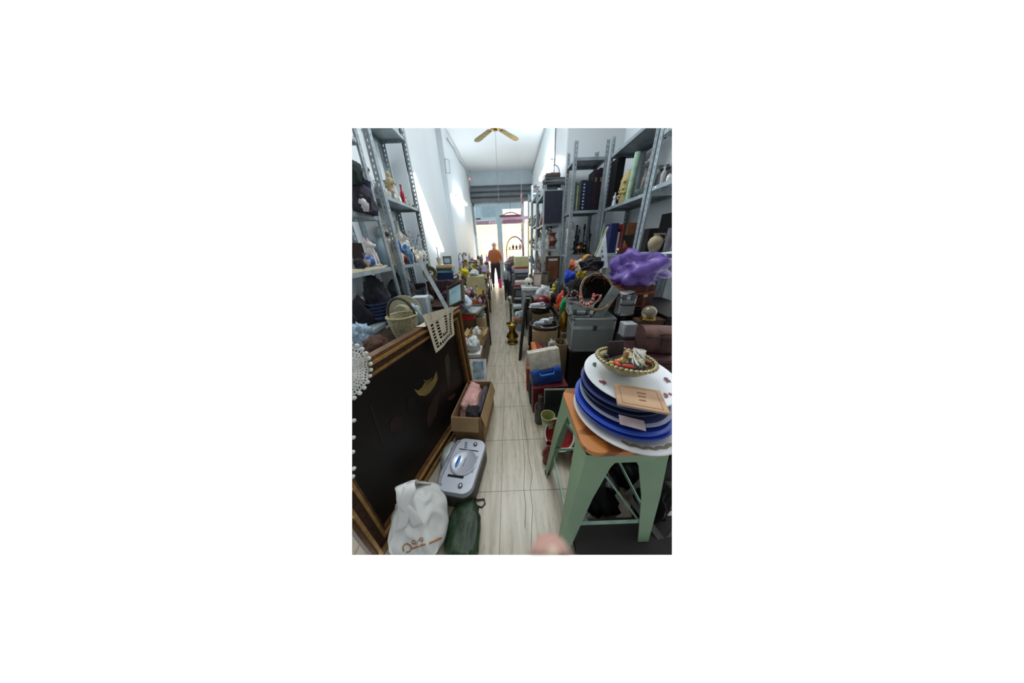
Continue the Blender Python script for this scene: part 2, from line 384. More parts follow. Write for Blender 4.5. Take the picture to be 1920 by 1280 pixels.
# ================================================================ SMALL THINGS: one builder per kind, w = width, h = height in metres, base at loc
PR = {
 'vase': [(0, 0), (.5, 0), (.55, .04), (.85, .25), (1, .5), (.8, .72), (.38, .86), (.36, .92), (.55, 1), (.48, 1), (.3, .9), (0, .6)],
 'slim': [(0, 0), (.8, 0), (.85, .03), (.7, .1), (1, .4), (.75, .6), (.4, .72), (.36, .92), (.5, 1), (.4, 1), (.3, .85), (0, .7)],
 'bottle': [(0, 0), (.95, 0), (1, .04), (1, .55), (.85, .68), (.35, .78), (.32, .97), (.4, .97), (.4, 1), (0, 1)],
 'bowl': [(0, 0), (.45, 0), (.45, .08), (.75, .3), (.95, .75), (1, 1), (.95, 1), (.88, .72), (.6, .3), (0, .2)],
 'cup': [(0, 0), (.6, 0), (.7, .1), (.85, .6), (1, 1), (.92, 1), (.78, .6), (.6, .15), (0, .12)],
 'jar': [(0, 0), (.8, 0), (.95, .1), (1, .4), (.9, .7), (.6, .8), (.6, .84), (.7, .86), (.66, .9), (.2, .95), (.2, 1), (0, 1)],
 'candle': [(0, 0), (1, 0), (1, .04), (.35, .1), (.2, .16), (.3, .2), (.2, .26), (.16, .6), (.3, .66), (.2, .7), (.25, .84), (.5, .88), (.3, .9), (.3, 1), (0, 1)],
 'robe': [(0, 0), (.9, 0), (1, .05), (.85, .3), (.6, .55), (.7, .68), (.6, .76), (.22, .8), (.2, .83), (0, .84)],
 'urn': [(0, 0), (.75, 0), (.8, .04), (.55, .12), (.5, .16), (.85, .4), (1, .5), (.85, .62), (.5, .78), (.55, .9), (.8, .95), (.8, 1), (.65, 1), (.4, .85), (0, .8)],
}
def prof(k, w_, h): return [(r_ * w_ / 2, z * h) for r_, z in PR[k]]
def k_lathe(kind):
    def f(loc, w_, h, c, label=None, cat=None, group=None, rz=0, m=None, seg=16, name=None, rot=None):
        return MB().lathe(prof(kind, w_, h), seg=seg).build(name or {'slim': 'vase', 'robe': 'figurine', 'candle': 'candlestick'}.get(kind, kind), m or ceramic(c), None, True, label, cat or kind, group, None, loc, rz, rot)
    return f
vase, slim, bottle, bowl, cup, jar, candle, urn = [k_lathe(k) for k in ('vase', 'slim', 'bottle', 'bowl', 'cup', 'jar', 'candle', 'urn')]
def jug(loc, w_, h, c, label=None, cat='jug', group=None, rz=0, m=None, kind='vase'):
    t = thing('jug', label, cat, loc, rz, group); m = m or ceramic(c)
    MB().lathe(prof(kind, w_ * .8, h)).build('body', m, t, True)
    MB().tube([(w_ * .18, 0, h * .93), (w_ * .45, 0, h * .95), (w_ * .56, 0, h * .72), (w_ * .38, 0, h * .5)], w_ * .04, 6).build('handle', m, t, True)
    return t
def teapot(loc, w_, h, c, label=None, cat='teapot', group=None, rz=0, m=None):
    t = thing('teapot', label, cat, loc, rz, group); m = m or ceramic(c)
    MB().ell((0, 0, h * .42), (w_ * .32, w_ * .32, h * .42)).build('body', m, t, True)
    MB().lathe([(w_ * .2, 0), (w_ * .15, h * .1), (w_ * .04, h * .13), (w_ * .05, h * .2), (0, h * .22)], (0, 0, h * .76)).build('lid', m, t, True)
    MB().tube([(-w_ * .28, 0, h * .35), (-w_ * .42, 0, h * .5), (-w_ * .5, 0, h * .8)], [w_ * .06, w_ * .04, w_ * .03], 8).build('spout', m, t, True)
    MB().tube([(w_ * .28, 0, h * .65), (w_ * .48, 0, h * .68), (w_ * .48, 0, h * .3), (w_ * .29, 0, h * .25)], w_ * .03, 6).build('handle', m, t, True)
    return t
def fig(loc, w_, h, c, label=None, cat='figurine', group=None, rz=0, m=None, skin='#d8c8b8', hair='#4a3b30'):
    t = thing('figurine', label, cat, loc, rz, group); m = m or ceramic(c)
    b = MB().lathe(prof('robe', w_ * .8, h))
    b.tube([(-w_ * .25, 0, h * .7), (-w_ * .36, -w_ * .1, h * .55), (-w_ * .12, -w_ * .3, h * .52)], [w_ * .08, w_ * .07, w_ * .04], 6)
    b.tube([(w_ * .25, 0, h * .7), (w_ * .38, -w_ * .08, h * .58), (w_ * .2, -w_ * .28, h * .62)], [w_ * .08, w_ * .07, w_ * .04], 6)
    b.build('robe', m, t, True)
    MB().ell((0, 0, h * .9), (h * .07, h * .075, h * .1), seg=12, rings=8).build('head', mat(skin, .4), t, True)
    MB().ell((0, h * .015, h * .925), (h * .076, h * .078, h * .085), seg=12, rings=8).build('hair', mat(hair, .7), t, True)
    MB().cyl((0, 0, 0), w_ * .46, h * .04, 14).build('base', m, t, True)
    return t
def animal(loc, w_, h, c, label=None, cat='figurine', group=None, rz=0, m=None):
    """seated dog or cat figurine facing +x"""
    t = thing('animal_figurine', label, cat, loc, rz, group); m = m or mat(c, .45)
    b = MB(); b.ell((-w_ * .12, 0, h * .22), (w_ * .3, w_ * .24, h * .23)); b.ell((0, 0, h * .42), (w_ * .2, w_ * .19, h * .3), (0, R(12), 0))
    b.ell((w_ * .04, 0, h * .72), (w_ * .2, w_ * .17, h * .13)); b.ell((w_ * .28, 0, h * .69), (w_ * .17, w_ * .09, h * .065))
    for s_ in (-1, 1):
        b.tube([(w_ * .12, s_ * w_ * .1, h * .45), (w_ * .2, s_ * w_ * .1, h * .2), (w_ * .2, s_ * w_ * .1, .01)], [w_ * .09, w_ * .06, w_ * .06], 8)
        b.ell((w_ * .26, s_ * w_ * .1, h * .03), (w_ * .1, w_ * .06, h * .035))
    b.tube([(-w_ * .3, 0, h * .1), (-w_ * .5, 0, h * .15), (-w_ * .48, w_ * .1, h * .3)], [w_ * .06, w_ * .05, w_ * .02], 6)
    b.build('body', m, t, True)
    for s_ in (-1, 1): MB().lathe([(w_ * .07, 0), (w_ * .05, h * .1), (0, h * .2)], (-w_ * .06, s_ * w_ * .1, h * .79), 8).build('ear', mat('#e3c9c6', .5), t, True)
    MB().ell((w_ * .45, 0, h * .70), (w_ * .025, w_ * .03, h * .02)).build('nose', dark(), t, True)
    return t
def book(loc, w_, h, c, label=None, cat='book', group=None, rz=0, d=None, stand=False, rot=None, m=None, pages='#e4dcc8'):
    """w = spine to fore edge, d = length, h = thickness; stand puts it upright with its spine to -y"""
    d = d or w_ * 1.35; t = thing('book', label, cat, loc, rz, group, rot=rot); m = m or mat(c, .55, 0, .1)
    M = Matrix.Translation((0, 0, d / 2)) @ Euler((0, PI / 2, 0)).to_matrix().to_4x4() @ Matrix.Translation((0, 0, -h / 2)) if stand else Matrix.Identity(4)
    b = MB(); b.M = M; b.box(0, 0, h * .04, d, w_, h * .08) if stand else b.box(0, 0, h * .05, w_, d, h * .1)
    if stand: b.box(0, 0, h * .96, d, w_, h * .08); b.box(0, -w_ / 2, h / 2, d, h * .08, h)
    else: b.box(0, 0, h * .95, w_, d, h * .1); b.box(-w_ / 2, 0, h / 2, h * .1, d, h)
    b.build('cover', m, t)
    p = MB(); p.M = M; p.box(0, h * .04, h / 2, d * .97, w_ * .95, h * .84) if stand else p.box(0, 0, h / 2, w_ * .96, d * .97, h * .8)
    p.build('pages', mat(pages, .9, 0, .15, 60, stretch=(1, 1, 20)), t)
    return t
def carton(loc, w_, h, c, label=None, cat='box', group=None, rz=0, d=None, rot=None, m=None, open_=False, lid=None, tape=False, name='box'):
    d = d or w_ * .75; t = thing(name, label, cat, loc, rz, group, rot=rot); m = m or card(c)
    if open_:
        b = MB(); k = 0.006
        b.box(0, 0, k / 2, w_, d, k)
        for a in (-1, 1): b.box(a * (w_ - k) / 2, 0, h / 2, k, d, h); b.box(0, a * (d - k) / 2, h / 2, w_, k, h)
        b.build('body', m, t)
        for a in (-1, 1):
            f = MB(); f.box(a * (w_ / 2 + d * .1), 0, h - d * .08, .004, d * .96, d * .26, (0, a * R(-130) + 0, 0)); f.build('flap', m, t)
    else:
        MB().box(0, 0, h / 2, w_, d, h, bev=.003).build('body', m, t)
        if lid: MB().box(0, 0, h + .001, w_ * 1.02, d * 1.02, max(.012, h * .12), bev=.002).build('lid', card(lid), t)
    if tape: MB().box(0, 0, h + .0015, w_ * 1.003, .05, .003).build('tape', mat('#b08d5c', .3), t)
    return t
def frame(loc, w_, h, c, label=None, cat='picture frame', group=None, rz=0, lean=0.2, border=None, pic='#9fb4bd', m=None, deep=.025, orn=False, yaw=0, rot=None, name='picture_frame'):
    """stands on its lower edge facing -y, leaning back by lean radians"""
    t = thing(name, label, cat, loc, 0, group, rot=rot if rot is not None else (-lean, 0, rz)); bd = border or w_ * .12; m = m or mat(c, .45, .2, .3, 20, .3)
    if rot is None: t.rotation_mode = 'XYZ'
    b = MB()
    for z in (bd / 2, h - bd / 2): b.box(0, 0, z, w_, deep, bd, bev=.006); b.box(0, -deep * .55, z, w_ - bd, deep * .4, bd * .35)
    for x in (-1, 1): b.box(x * (w_ - bd) / 2, 0, h / 2, bd, deep, h - 2 * bd, bev=.006); b.box(x * (w_ - bd) / 2, -deep * .55, h / 2, bd * .35, deep * .4, h - bd)
    if orn:
        n = int(h / .035)
        for i in range(n):
            for x in (-1, 1): b.ell((x * (w_ - bd) / 2, -deep * .6, (i + .5) * h / n), (bd * .3, .008, .013), seg=8, rings=6)
        n = int(w_ / .035)
        for i in range(n):
            for z in (bd / 2, h - bd / 2): b.ell(((i + .5) * w_ / n - w_ / 2, -deep * .6, z), (.013, .008, bd * .3), seg=8, rings=6)
    b.build('frame', m, t)
    MB().box(0, deep * .1, h / 2, w_ - 1.8 * bd, .006, h - 1.8 * bd).build('picture', mat(pic, .35, 0, .3, 6), t)
    return t
def lump(loc, w_, h, c, label=None, cat='cloth', group=None, rz=0, d=None, m=None, seed=0, amp=.5, name='crumpled_cloth', knot=False, boxy=1.0):
    """crumpled soft heap: cloth, garment or plastic bag"""
    d = d or w_ * .8; t = MB(); b = bmesh.ops.create_icosphere(t.bm, subdivisions=4, radius=1)
    for v in t.bm.verts:
        p = v.co.copy(); q = p * 1.3 + Vector((seed * 7.1, seed * 3.3, 0))
        f = 1 + amp * noise.noise(q) * 1.0 + amp * .8 * (abs(noise.noise(q * 2.0 + Vector((3, 1, 2)))) - .15) + amp * .45 * (abs(noise.noise(q * 4.5)) - .15) + amp * .22 * abs(noise.noise(q * 9))
        if boxy != 1: p = Vector([math.copysign(abs(c) ** boxy, c) for c in p])
        z = p.z * f
        v.co = Vector((p.x * f * w_ / 2 / (1 + amp * .3), p.y * f * d / 2 / (1 + amp * .3), max(0, (z * .62 + .42)) * h))
    if knot: t.lathe([(.0, h * .8), (w_ * .05, h * .9), (w_ * .03, h), (w_ * .1, h * 1.15), (w_ * .05, h * 1.2), (0, h)], seg=10)
    return t.build(name, m or cloth(c), None, 'all', label, cat, group, None, loc, rz)
def plastic(h='#dfe5e6'): return mat(h, 0.28, 0, 0.08, 12, 0.5)
def case(loc, w_, h, c, label=None, cat='case', group=None, rz=0, d=None, rot=None, seam=.72, m=None, edge='#c9d0d2', legsm=None, lat=(-.27, .27), hd=True):
    """hard metal-edged flight case, front to -y"""
    d = d or w_ * .5; t = thing('flight_case', label, cat, loc, rz, group, rot=rot); m = m or mat(c, .42, .3, .06, 6); e_ = metal(edge, .35); k = .014
    MB().box(0, 0, h / 2, w_ - .006, d - .006, h - .006).build('shell', m, t)
    b = MB()
    for x in (-1, 1):
        for y in (-1, 1): b.box(x * (w_ - k) / 2, y * (d - k) / 2, h / 2, k, k, h)
    for z in (k / 2, h - k / 2, h * seam - k * .6, h * seam + k * .6):
        for y in (-1, 1): b.box(0, y * (d - k) / 2, z, w_, k + .001, k)
        for x in (-1, 1): b.box(x * (w_ - k) / 2, 0, z, k + .001, d, k)
    b.build('edging', e_, t)
    for x in (-1, 1):
        for y in (-1, 1):
            for z in (.014, h - .014): MB().ell((x * (w_ / 2 - .012), y * (d / 2 - .012), z), (.02, .02, .018), seg=10, rings=6).build('corner_cap', metal('#6d7375', .4), t, True)
    for x in lat: MB().box(x * w_, -d / 2 - .004, h * seam, .035, .012, .05, bev=.003).build('latch', metal('#5b6062', .3), t)
    if hd: MB().tube([(-.06, -d / 2 - .004, h * seam * .62), (-.05, -d / 2 - .03, h * seam * .62), (.05, -d / 2 - .03, h * seam * .62), (.06, -d / 2 - .004, h * seam * .62)], .007, 6).build('handle', dark('#222425'), t, True)
    return t
def suitcase(loc, w_, h, c, label=None, cat='suitcase', group=None, rz=0, d=None, rot=None, strap=None):
    d = d or w_ * .6; t = thing('suitcase', label, cat, loc, rz, group, rot=rot); m = leather(c)
    MB().box(0, 0, h / 2, w_, d, h, bev=.025).build('body', m, t, True)
    b = MB(); b.box(0, 0, h * .6, w_ * 1.006, d * 1.006, .008); b.box(0, 0, .02, w_ * 1.004, d * 1.004, .012); b.box(0, 0, h - .02, w_ * .99, d * .99, .012)
    b.build('piping', leather('#5b3a30'), t)
    for x in (-.3, .3): MB().box(x * w_, -d / 2 - .004, h * .6, .04, .012, .05, bev=.003).build('latch', metal('#a89a78', .35), t)
    MB().tube([(-.07, -d / 2, h * .5), (-.06, -d / 2 - .035, h * .46), (.06, -d / 2 - .035, h * .46), (.07, -d / 2, h * .5)], .009, 8).build('handle', m, t, True)
    if strap:
        for x in (-.3, .3): MB().box(x * w_, 0, h / 2, .03, d * 1.02, h * 1.02, bev=.004).build('strap', leather(strap), t)
    return t
def basket(loc, w_, h, c, label=None, cat='basket', group=None, rz=0, handle=True, rot=None, hc=None):
    t = thing('basket', label, cat, loc, rz, group, rot=rot); m = mat(c, .75, 0, .5, 60, .6, stretch=(1, 1, 2)); b = MB()
    b.lathe([(0, 0), (w_ * .36, 0), (w_ * .46, h * .5), (w_ * .5, h), (w_ * .47, h), (w_ * .43, h * .5), (w_ * .33, .01), (0, .01)], seg=20)
    for i in range(int(h / .014)):
        z = (i + .5) * .014; r_ = w_ * (.36 + .14 * (z / h) ** .7)
        b.tube([(r_ * math.cos(a * PI / 10), r_ * math.sin(a * PI / 10), z) for a in range(20)], .005, 4, closed=True)
    b.tube([(w_ * .5 * math.cos(a * PI / 10), w_ * .5 * math.sin(a * PI / 10), h) for a in range(20)], .01, 6, closed=True)
    b.build('body', m, t, True)
    if handle: MB().tube([(w_ * .48 * math.cos(a * PI / 12), 0, h + w_ * .62 * math.sin(a * PI / 12)) for a in range(13)], .012, 6).build('handle', mat(hc or c, .7, 0, .4, 40), t, True)
    return t
def shoe(loc, w_, h, c, label=None, cat='shoe', group=None, rz=0, m=None):
    t = thing('shoe', label, cat, loc, rz, group); m = m or mat(c, .5)
    b = MB(); L = w_
    b.tube([(-L * .42, 0, h * .4), (-L * .25, 0, h * .5), (0, 0, h * .42), (L * .25, 0, h * .28), (L * .42, 0, h * .2)], [L * .1, L * .13, L * .14, L * .15, L * .09], 12)
    b.lathe([(L * .13, 0), (L * .12, h * .5), (L * .09, h * .5), (L * .09, h * .1)], (-L * .26, 0, h * .42), 12)
    b.build('upper', m, t, True)
    MB().box(0, 0, h * .06, L * .95, L * .28, h * .12, bev=.006).build('sole', mat('#ded8cc', .6), t)
    return t
def helmet(loc, w_, h, c, label=None, cat='helmet', group=None, rz=0):
    t = thing('helmet', label, cat, loc, rz, group); m = mat(c, .12, 0, .1, 6)
    b = MB(); b.lathe([(w_ * .40, 0), (w_ * .46, h * .25), (w_ * .5, h * .5), (w_ * .45, h * .78), (w_ * .25, h * .96), (0, h)], seg=24); b.build('shell', m, t, True)
    MB().lathe([(w_ * .42, h * .25), (w_ * .475, h * .26), (w_ * .515, h * .5), (w_ * .49, h * .62)], seg=24, sxy=(.75, 1.0), loc=(-w_ * .14, 0, 0)).build('visor', mat('#121417', .1), t, True)
    MB().tube([(w_ * .41 * math.cos(a * PI / 12), w_ * .41 * math.sin(a * PI / 12), .006) for a in range(24)], .007, 6, closed=True).build('rim', dark('#16181a'), t, True)
    return t
def candelabrum(loc, w_, h, c, label=None, cat='candlestick', group=None, rz=0, m=None):
    t = thing('candelabrum', label, cat, loc, rz, group); m = m or mat(c, .4, .6)
    MB().lathe(prof('candle', w_ * .5, h)).build('stem', m, t, True)
    for a in (-1, 1):
        f = MB().tube([(0, 0, h * .45), (a * w_ * .25, 0, h * .38), (a * w_ * .42, 0, h * .52), (a * w_ * .42, 0, h * .72)], w_ * .03, 6)
        f.lathe([(w_ * .02, 0), (w_ * .09, h * .03), (w_ * .05, h * .05), (w_ * .05, h * .12), (0, h * .12)], (a * w_ * .42, 0, h * .72), 10); f.build('arm', m, t, True)
    return t
def clock(loc, w_, h, c, label=None, cat='clock', group=None, rz=0):
    t = thing('mantel_clock', label, cat, loc, rz, group)
    b = MB().box(0, 0, h * .06, w_, w_ * .4, h * .12, bev=.004); b.box(0, 0, h * .45, w_ * .7, w_ * .34, h * .7, bev=.006); b.lathe([(w_ * .35, 0), (w_ * .2, h * .14), (0, h * .2)], (0, 0, h * .8), 4, (0, 0, PI / 4)); b.build('body', wood(c), t)
    MB().cyl((0, -w_ * .17, h * .5), w_ * .25, .006, 20, (PI / 2, 0, 0)).build('dial', mat('#ece6d4', .3), t, True)
    MB().box(0, -w_ * .19, h * .55, .004, .003, h * .14).build('hand', dark(), t)
    return t
def radio_small(loc, w_, h, c, label=None, cat='appliance', group=None, rz=0):
    t = thing('tabletop_radio', label, cat, loc, rz, group)
    MB().box(0, 0, h / 2, w_, w_ * .5, h, bev=.01).build('body', mat(c, .4), t)
    MB().cyl((w_ * .25, -w_ * .25, h * .5), h * .22, .012, 14, (PI / 2, 0, 0)).build('knob', metal('#9aa0a4'), t, True)
    MB().box(-w_ * .18, -w_ * .252, h * .5, w_ * .45, .004, h * .6).build('grille', mat('#3c4044', .6, 0, 0, 60, h2='#777c80', kind='checker'), t)
    return t
def toy(loc, w_, h, c, label=None, cat='soft toy', group=None, rz=0):
    t = thing('soft_toy', label, cat, loc, rz, group); m = cloth(c)
    b = MB(); b.ell((0, 0, h * .3), (w_ * .3, w_ * .26, h * .3)); b.ell((0, 0, h * .73), (w_ * .24, w_ * .22, h * .22))
    for a in (-1, 1):
        b.tube([(a * w_ * .2, 0, h * .45), (a * w_ * .45, -w_ * .1, h * .32)], [w_ * .09, w_ * .08], 8); b.tube([(a * w_ * .14, 0, h * .14), (a * w_ * .22, -w_ * .4, h * .08)], [w_ * .11, w_ * .09], 8)
    b.build('body', m, t, True)
    for a in (-1, 1): MB().ell((a * w_ * .17, 0, h * .92), (w_ * .08, w_ * .04, h * .08), seg=8, rings=6).build('ear', m, t, True)
    return t
def spot(px, py, z, dx=0, dy=0): v = atz(px, py, z); return (v.x + dx, v.y + dy, z)

# random but countable heaps: every item is a thing with its own label
COLN = [('white', '#dcdcd6'), ('cream', '#d9ceb0'), ('pale blue', '#a9c3cf'), ('navy', '#232b52'), ('brown', '#5a3d2a'), ('dark grey', '#3b3f43'), ('grey', '#8b9093'), ('red', '#a32225'),
        ('orange', '#c9662a'), ('olive', '#6b6a3c'), ('green', '#33614a'), ('teal', '#2d6b74'), ('pink', '#d9a0a4'), ('yellow', '#d9c03e'), ('tan', '#b3915f'), ('black', '#141416'), ('maroon', '#54181c'), ('lilac', '#9b8bb5')]
TOPK = {'vase': (vase, 'vase', .7, 1.3), 'jug': (jug, 'jug', .9, 1.1), 'teapot': (teapot, 'teapot', 1.1, .8), 'lady figurine': (fig, 'figurine', .5, 1.4), 'bottle': (bottle, 'bottle', .4, 1.5), 'bowl': (bowl, 'bowl', 1.2, .5),
        'lidded jar': (jar, 'jar', .7, 1.0), 'candlestick': (candle, 'candlestick', .5, 1.5), 'dog figurine': (animal, 'figurine', .8, 1.0), 'crumpled cloth': (lump, 'cloth', 1.4, .6), 'soft toy': (toy, 'soft toy', .9, 1.0),
        'little clock': (clock, 'clock', .8, 1.1), 'cup': (cup, 'cup', .7, .6), 'table radio': (radio_small, 'appliance', 1.2, .6), 'shoe': (shoe, 'shoe', 1.3, .5), 'slim vase': (slim, 'vase', .45, 1.4), 'urn': (urn, 'urn', .8, 1.1)}
BASEK = {'book': (book, 'book', 1.0, .22), 'box': (carton, 'box', 1.1, .5), 'flat box': (carton, 'box', 1.2, .25), 'small suitcase': (suitcase, 'suitcase', 1.3, .4)}
used_l = set()
def shade(h, k): return '#' + ''.join('%02x' % max(4, min(250, int(int(h[i:i + 2], 16) * k))) for i in (1, 3, 5))
def uniq(l, rnd, cols, kn, where, sz):
    for _ in range(200):
        cn, cc = rnd.choice(cols); sh_, k = rnd.choice((('', 1), ('light ', 1.22), ('dark ', .66))) if cn in ('brown', 'grey', 'red', 'orange', 'olive', 'green', 'teal', 'pink', 'yellow', 'tan', 'lilac') else ('', 1)
        lab = f'{sz}{sh_}{cn} {kn} {where}'
        if lab not in used_l: used_l.add(lab); return lab, shade(cc, k)
    return lab, cc
def row(where, p0, p1, z, n, size, kinds, cols, seed, depth=0.0, group=None, rz=None, vary=.35):
    rnd = random.Random(seed); p0, p1 = Vector(p0), Vector(p1)
    for i in range(n):
        f = (i + .5) / n; p = p0.lerp(p1, f); q = p + Vector((depth * (rnd.random() - .5) * 2 if abs(p1.y - p0.y) > abs(p1.x - p0.x) else 0, depth * (rnd.random() - .5) * 2 if abs(p1.y - p0.y) <= abs(p1.x - p0.x) else 0, 0))
        kn = rnd.choice(kinds); fn, cat, kw, kh = TOPK[kn] if kn in TOPK else BASEK[kn]
        s_ = size * (1 + vary * (rnd.random() * 2 - 1)); sz = 'small ' if s_ < size * .9 else ('larger ' if s_ > size * 1.15 else '')
        lab, cc = uniq(None, rnd, cols, kn, where, sz)
        fn((q.x, q.y, z), s_ * kw, s_ * kh, cc, label=lab, cat=cat, rz=(rnd.random() * 6.28 if rz is None else rz + rnd.uniform(-.3, .3)))
def heap(where, x0, x1, y0, y1, z, nx, ny, size, seed, hi=3, base=('book', 'box', 'flat box'), tops=('vase', 'crumpled cloth', 'soft toy', 'bowl', 'teapot', 'box', 'jug', 'lady figurine'), cols=COLN, tall=None):
    """a grid of stacks: cartons and books at the bottom, one thing on top of each"""
    rnd = random.Random(seed); cw, ch = (x1 - x0) / nx, (y1 - y0) / ny
    for i in range(nx):
        for j in range(ny):
            cx, cy = x0 + (i + .5) * cw, y0 + (j + .5) * ch; zz = z; c_ = min(cw, ch); n = rnd.randint(0, hi); wh = ('near end' if j < ny / 3 else 'middle' if j < 2 * ny / 3 else 'far end') + (', left, ' if i < nx / 3 else ', ' if i < 2 * nx / 3 else ', right, ') + where
            if tall: n = max(0, n + tall(i, j))
            for k in range(n):
                kn = rnd.choice(base); fn, cat, kw, kh = BASEK[kn]; lab, cc = uniq(None, rnd, cols, kn, wh, '')
                h = size * kh * rnd.uniform(.7, 1.3); wdt = c_ * rnd.uniform(.72, .86)
                if fn is book: fn((cx, cy, zz), wdt * .78, h, cc, label=lab, cat=cat, rz=rnd.choice((0, PI / 2)) + rnd.uniform(-.06, .06), d=wdt * 1.0)
                else: fn((cx, cy, zz), wdt, h, cc, label=lab, cat=cat, rz=rnd.uniform(-.08, .08), d=wdt * .85)
                zz += h + (.0005)
            kn = rnd.choice(tops); fn, cat, kw, kh = TOPK[kn] if kn in TOPK else BASEK[kn]; lab, cc = uniq(None, rnd, cols, kn, wh, '')
            s_ = min(size * rnd.uniform(.8, 1.2), c_ * .85 / max(kw, .6))
            kwargs = dict(seed=rnd.randint(0, 99)) if fn is lump else {}
            fn((cx, cy, zz), s_ * kw, s_ * kh, cc, label=lab, cat=cat, rz=rnd.uniform(0, 6.28), **kwargs)
def table(loc, w_, d, h, c, label, cat='table', m=None, legs='leg', top=.03, skirt=True):
    t = thing('table', label, cat, loc); m = m or wood(c)
    MB().box(0, 0, h - top / 2, w_, d, top, bev=.004).build('tabletop', m, t)
    for x in (-1, 1):
        for y in (-1, 1): MB().box(x * (w_ / 2 - .03), y * (d / 2 - .03), (h - top) / 2, .045, .045, h - top).build('leg', m, t)
    if skirt:
        b = MB()
        for y in (-1, 1): b.box(0, y * (d / 2 - .03), h - top - .04, w_ - .08, .02, .08)
        for x in (-1, 1): b.box(x * (w_ / 2 - .03), 0, h - top - .04, .02, d - .08, .08)
        b.build('apron', m, t)
    return t
def chest(loc, w_, d, h, c, label, cat='chest', m=None, rz=0):
    t = thing('chest', label, cat, loc, rz); m = m or wood(c)
    MB().box(0, 0, h / 2 - .01, w_, d, h - .02).build('body', m, t); MB().box(0, 0, h - .015, w_ + .015, d + .015, .03, bev=.004).build('lid', m, t)
    b = MB()
    b.bm.free()
    for x in (-1, 1):
        for y in (-1, 1): MB().box(x * (w_ / 2), y * (d / 2), h * .48, .03, .03, h * .94).build('corner_post', m, t)
    MB().box(0, -d / 2 - .008, h * .82, .04, .012, .05).build('clasp', metal('#7a6a45'), t)
    return t

# ================================================================ FOREGROUND LEFT: big painting, doilies, bag, boombox, garment box
pa = Vector((-.80, .498, 0)); pb = Vector((-.456, 1.77, 0)); pl_ = (pb - pa).length; pz = math.atan2(pb.y - pa.y, pb.x - pa.x); LEAN = .030
pt = thing('framed_painting', 'large dark still-life painting in a gilt frame leaning at front left', 'painting', pa, rot=(-LEAN, 0, pz)); PH = 1.05
PM = Matrix.Translation(pa) @ Euler((-LEAN, 0, pz)).to_matrix().to_4x4(); PI_ = PM.inverted()
GILT = mat('#5c3f22', .45, .4, .4, 30, .4); GILT2 = mat('#a07c48', .35, .5, .25, 40, .3); GDK = mat('#3a2413', .6, .1, .5, 45, .7, spec=.3)
def rail(poly_len, T, prof_, m, name):
    b = MB(); b.M = T; b.prism(prof_, 0, poly_len); return b.build(name, m, pt)
BW = .105
# the four mitred rails, each a moulding: outer bead, dark cove, inner lip
def rails(name, a0, a1, m, y0, y1):
    """square ring at distance a0..a1 from the outer edge, between depths y0 (front) and y1"""
    b = MB(); o = [(0, 0), (pl_, 0), (pl_, PH), (0, PH)]
    def ringp(a): return [(a, a), (pl_ - a, a), (pl_ - a, PH - a), (a, PH - a)]
    A, B = ringp(a0), ringp(a1)
    for i in range(4):
        j = (i + 1) % 4; q = [A[i], A[j], B[j], B[i]]
        f = [b.bm.verts.new((x, y0, z)) for x, z in q]; g = [b.bm.verts.new((x, y1, z)) for x, z in q]
        b.bm.faces.new(f); b.bm.faces.new(g[::-1])
        for k in range(4): b.bm.faces.new((f[k], f[(k + 1) % 4], g[(k + 1) % 4], g[k]))
    return b.build(name, m, pt)
rails('outer_moulding', 0, .022, GILT, -.030, .02); rails('outer_bead', .020, .034, GILT2, -.046, .02)
rails('dark_cove', .034, .076, GDK, -.026, .02); rails('inner_bead', .074, .088, GILT2, -.036, .02); rails('inner_lip', .086, BW, GILT, -.020, .02)
def onpaint(px, py, off=0.0):          # pixel -> local x, z on the painting's plane, lifted off by `off`
    o = PI_ @ cam_pos; d = PI_.to_3x3() @ ray(px, py); s_ = (-off - o.y) / d.y; q = o + d * s_; return q.x, q.z
cv = MB().box(pl_ / 2, .004, PH / 2, pl_ - 2 * BW + .01, .006, PH - 2 * BW + .01).build('canvas', mat('#0e0d0c', .42, 0, 0, 2.2, h2='#1a1513', spec=.25), pt)
def patch(name, pix, c, k):
    b = MB(); b.M = Matrix.Translation((0, -.0005 - .0004 * k, 0)) @ Euler((PI / 2, 0, 0)).to_matrix().to_4x4(); b.prism([onpaint(x, y) for x, y in pix], 0, .0004); b.build(name, mat(c, .5, 0, .25, 9, spec=.2), pt)
patch('painted_banana', [(776, 729), (784, 732), (791, 726), (796, 717), (806, 717), (812, 711), (818, 695), (820, 704), (820, 712), (815, 723), (806, 736), (797, 742), (785, 741), (782, 737)], '#6f6136', 0)
patch('painted_banana', [(793, 711), (800, 713), (807, 710), (811, 706), (806, 716), (799, 720)], '#5f5431', 1)
patch('painted_leaf', [(823, 730), (812, 745), (803, 765), (800, 785), (801, 803), (808, 796), (818, 778), (822, 755)], '#2e211c', 0)
patch('painted_leaf', [(833, 672), (840, 660), (843, 675), (844, 700), (840, 730), (836, 700)], '#37342a', 0)
patch('painted_pear', [(741, 778), (750, 782), (754, 795), (750, 808), (740, 814), (731, 806), (731, 793), (735, 784)], '#2a1c1a', 0)
patch('painted_fruit', [(838, 746), (846, 742), (853, 735), (853, 742), (846, 750), (840, 750)], '#4a2c22', 0)
patch('painted_knife', [(692, 760), (696, 760), (715, 810), (722, 838), (716, 834)], '#1f1d1c', 0)
patch('painted_glass', [(763, 745), (776, 745), (780, 768), (771, 775), (763, 768)], '#191513', 0)

LACE = mat('#bdb5a0', .9, 0, .12, 60, .3); LACEW = mat('#c8cbc6', .9, 0, .12, 70, .5)
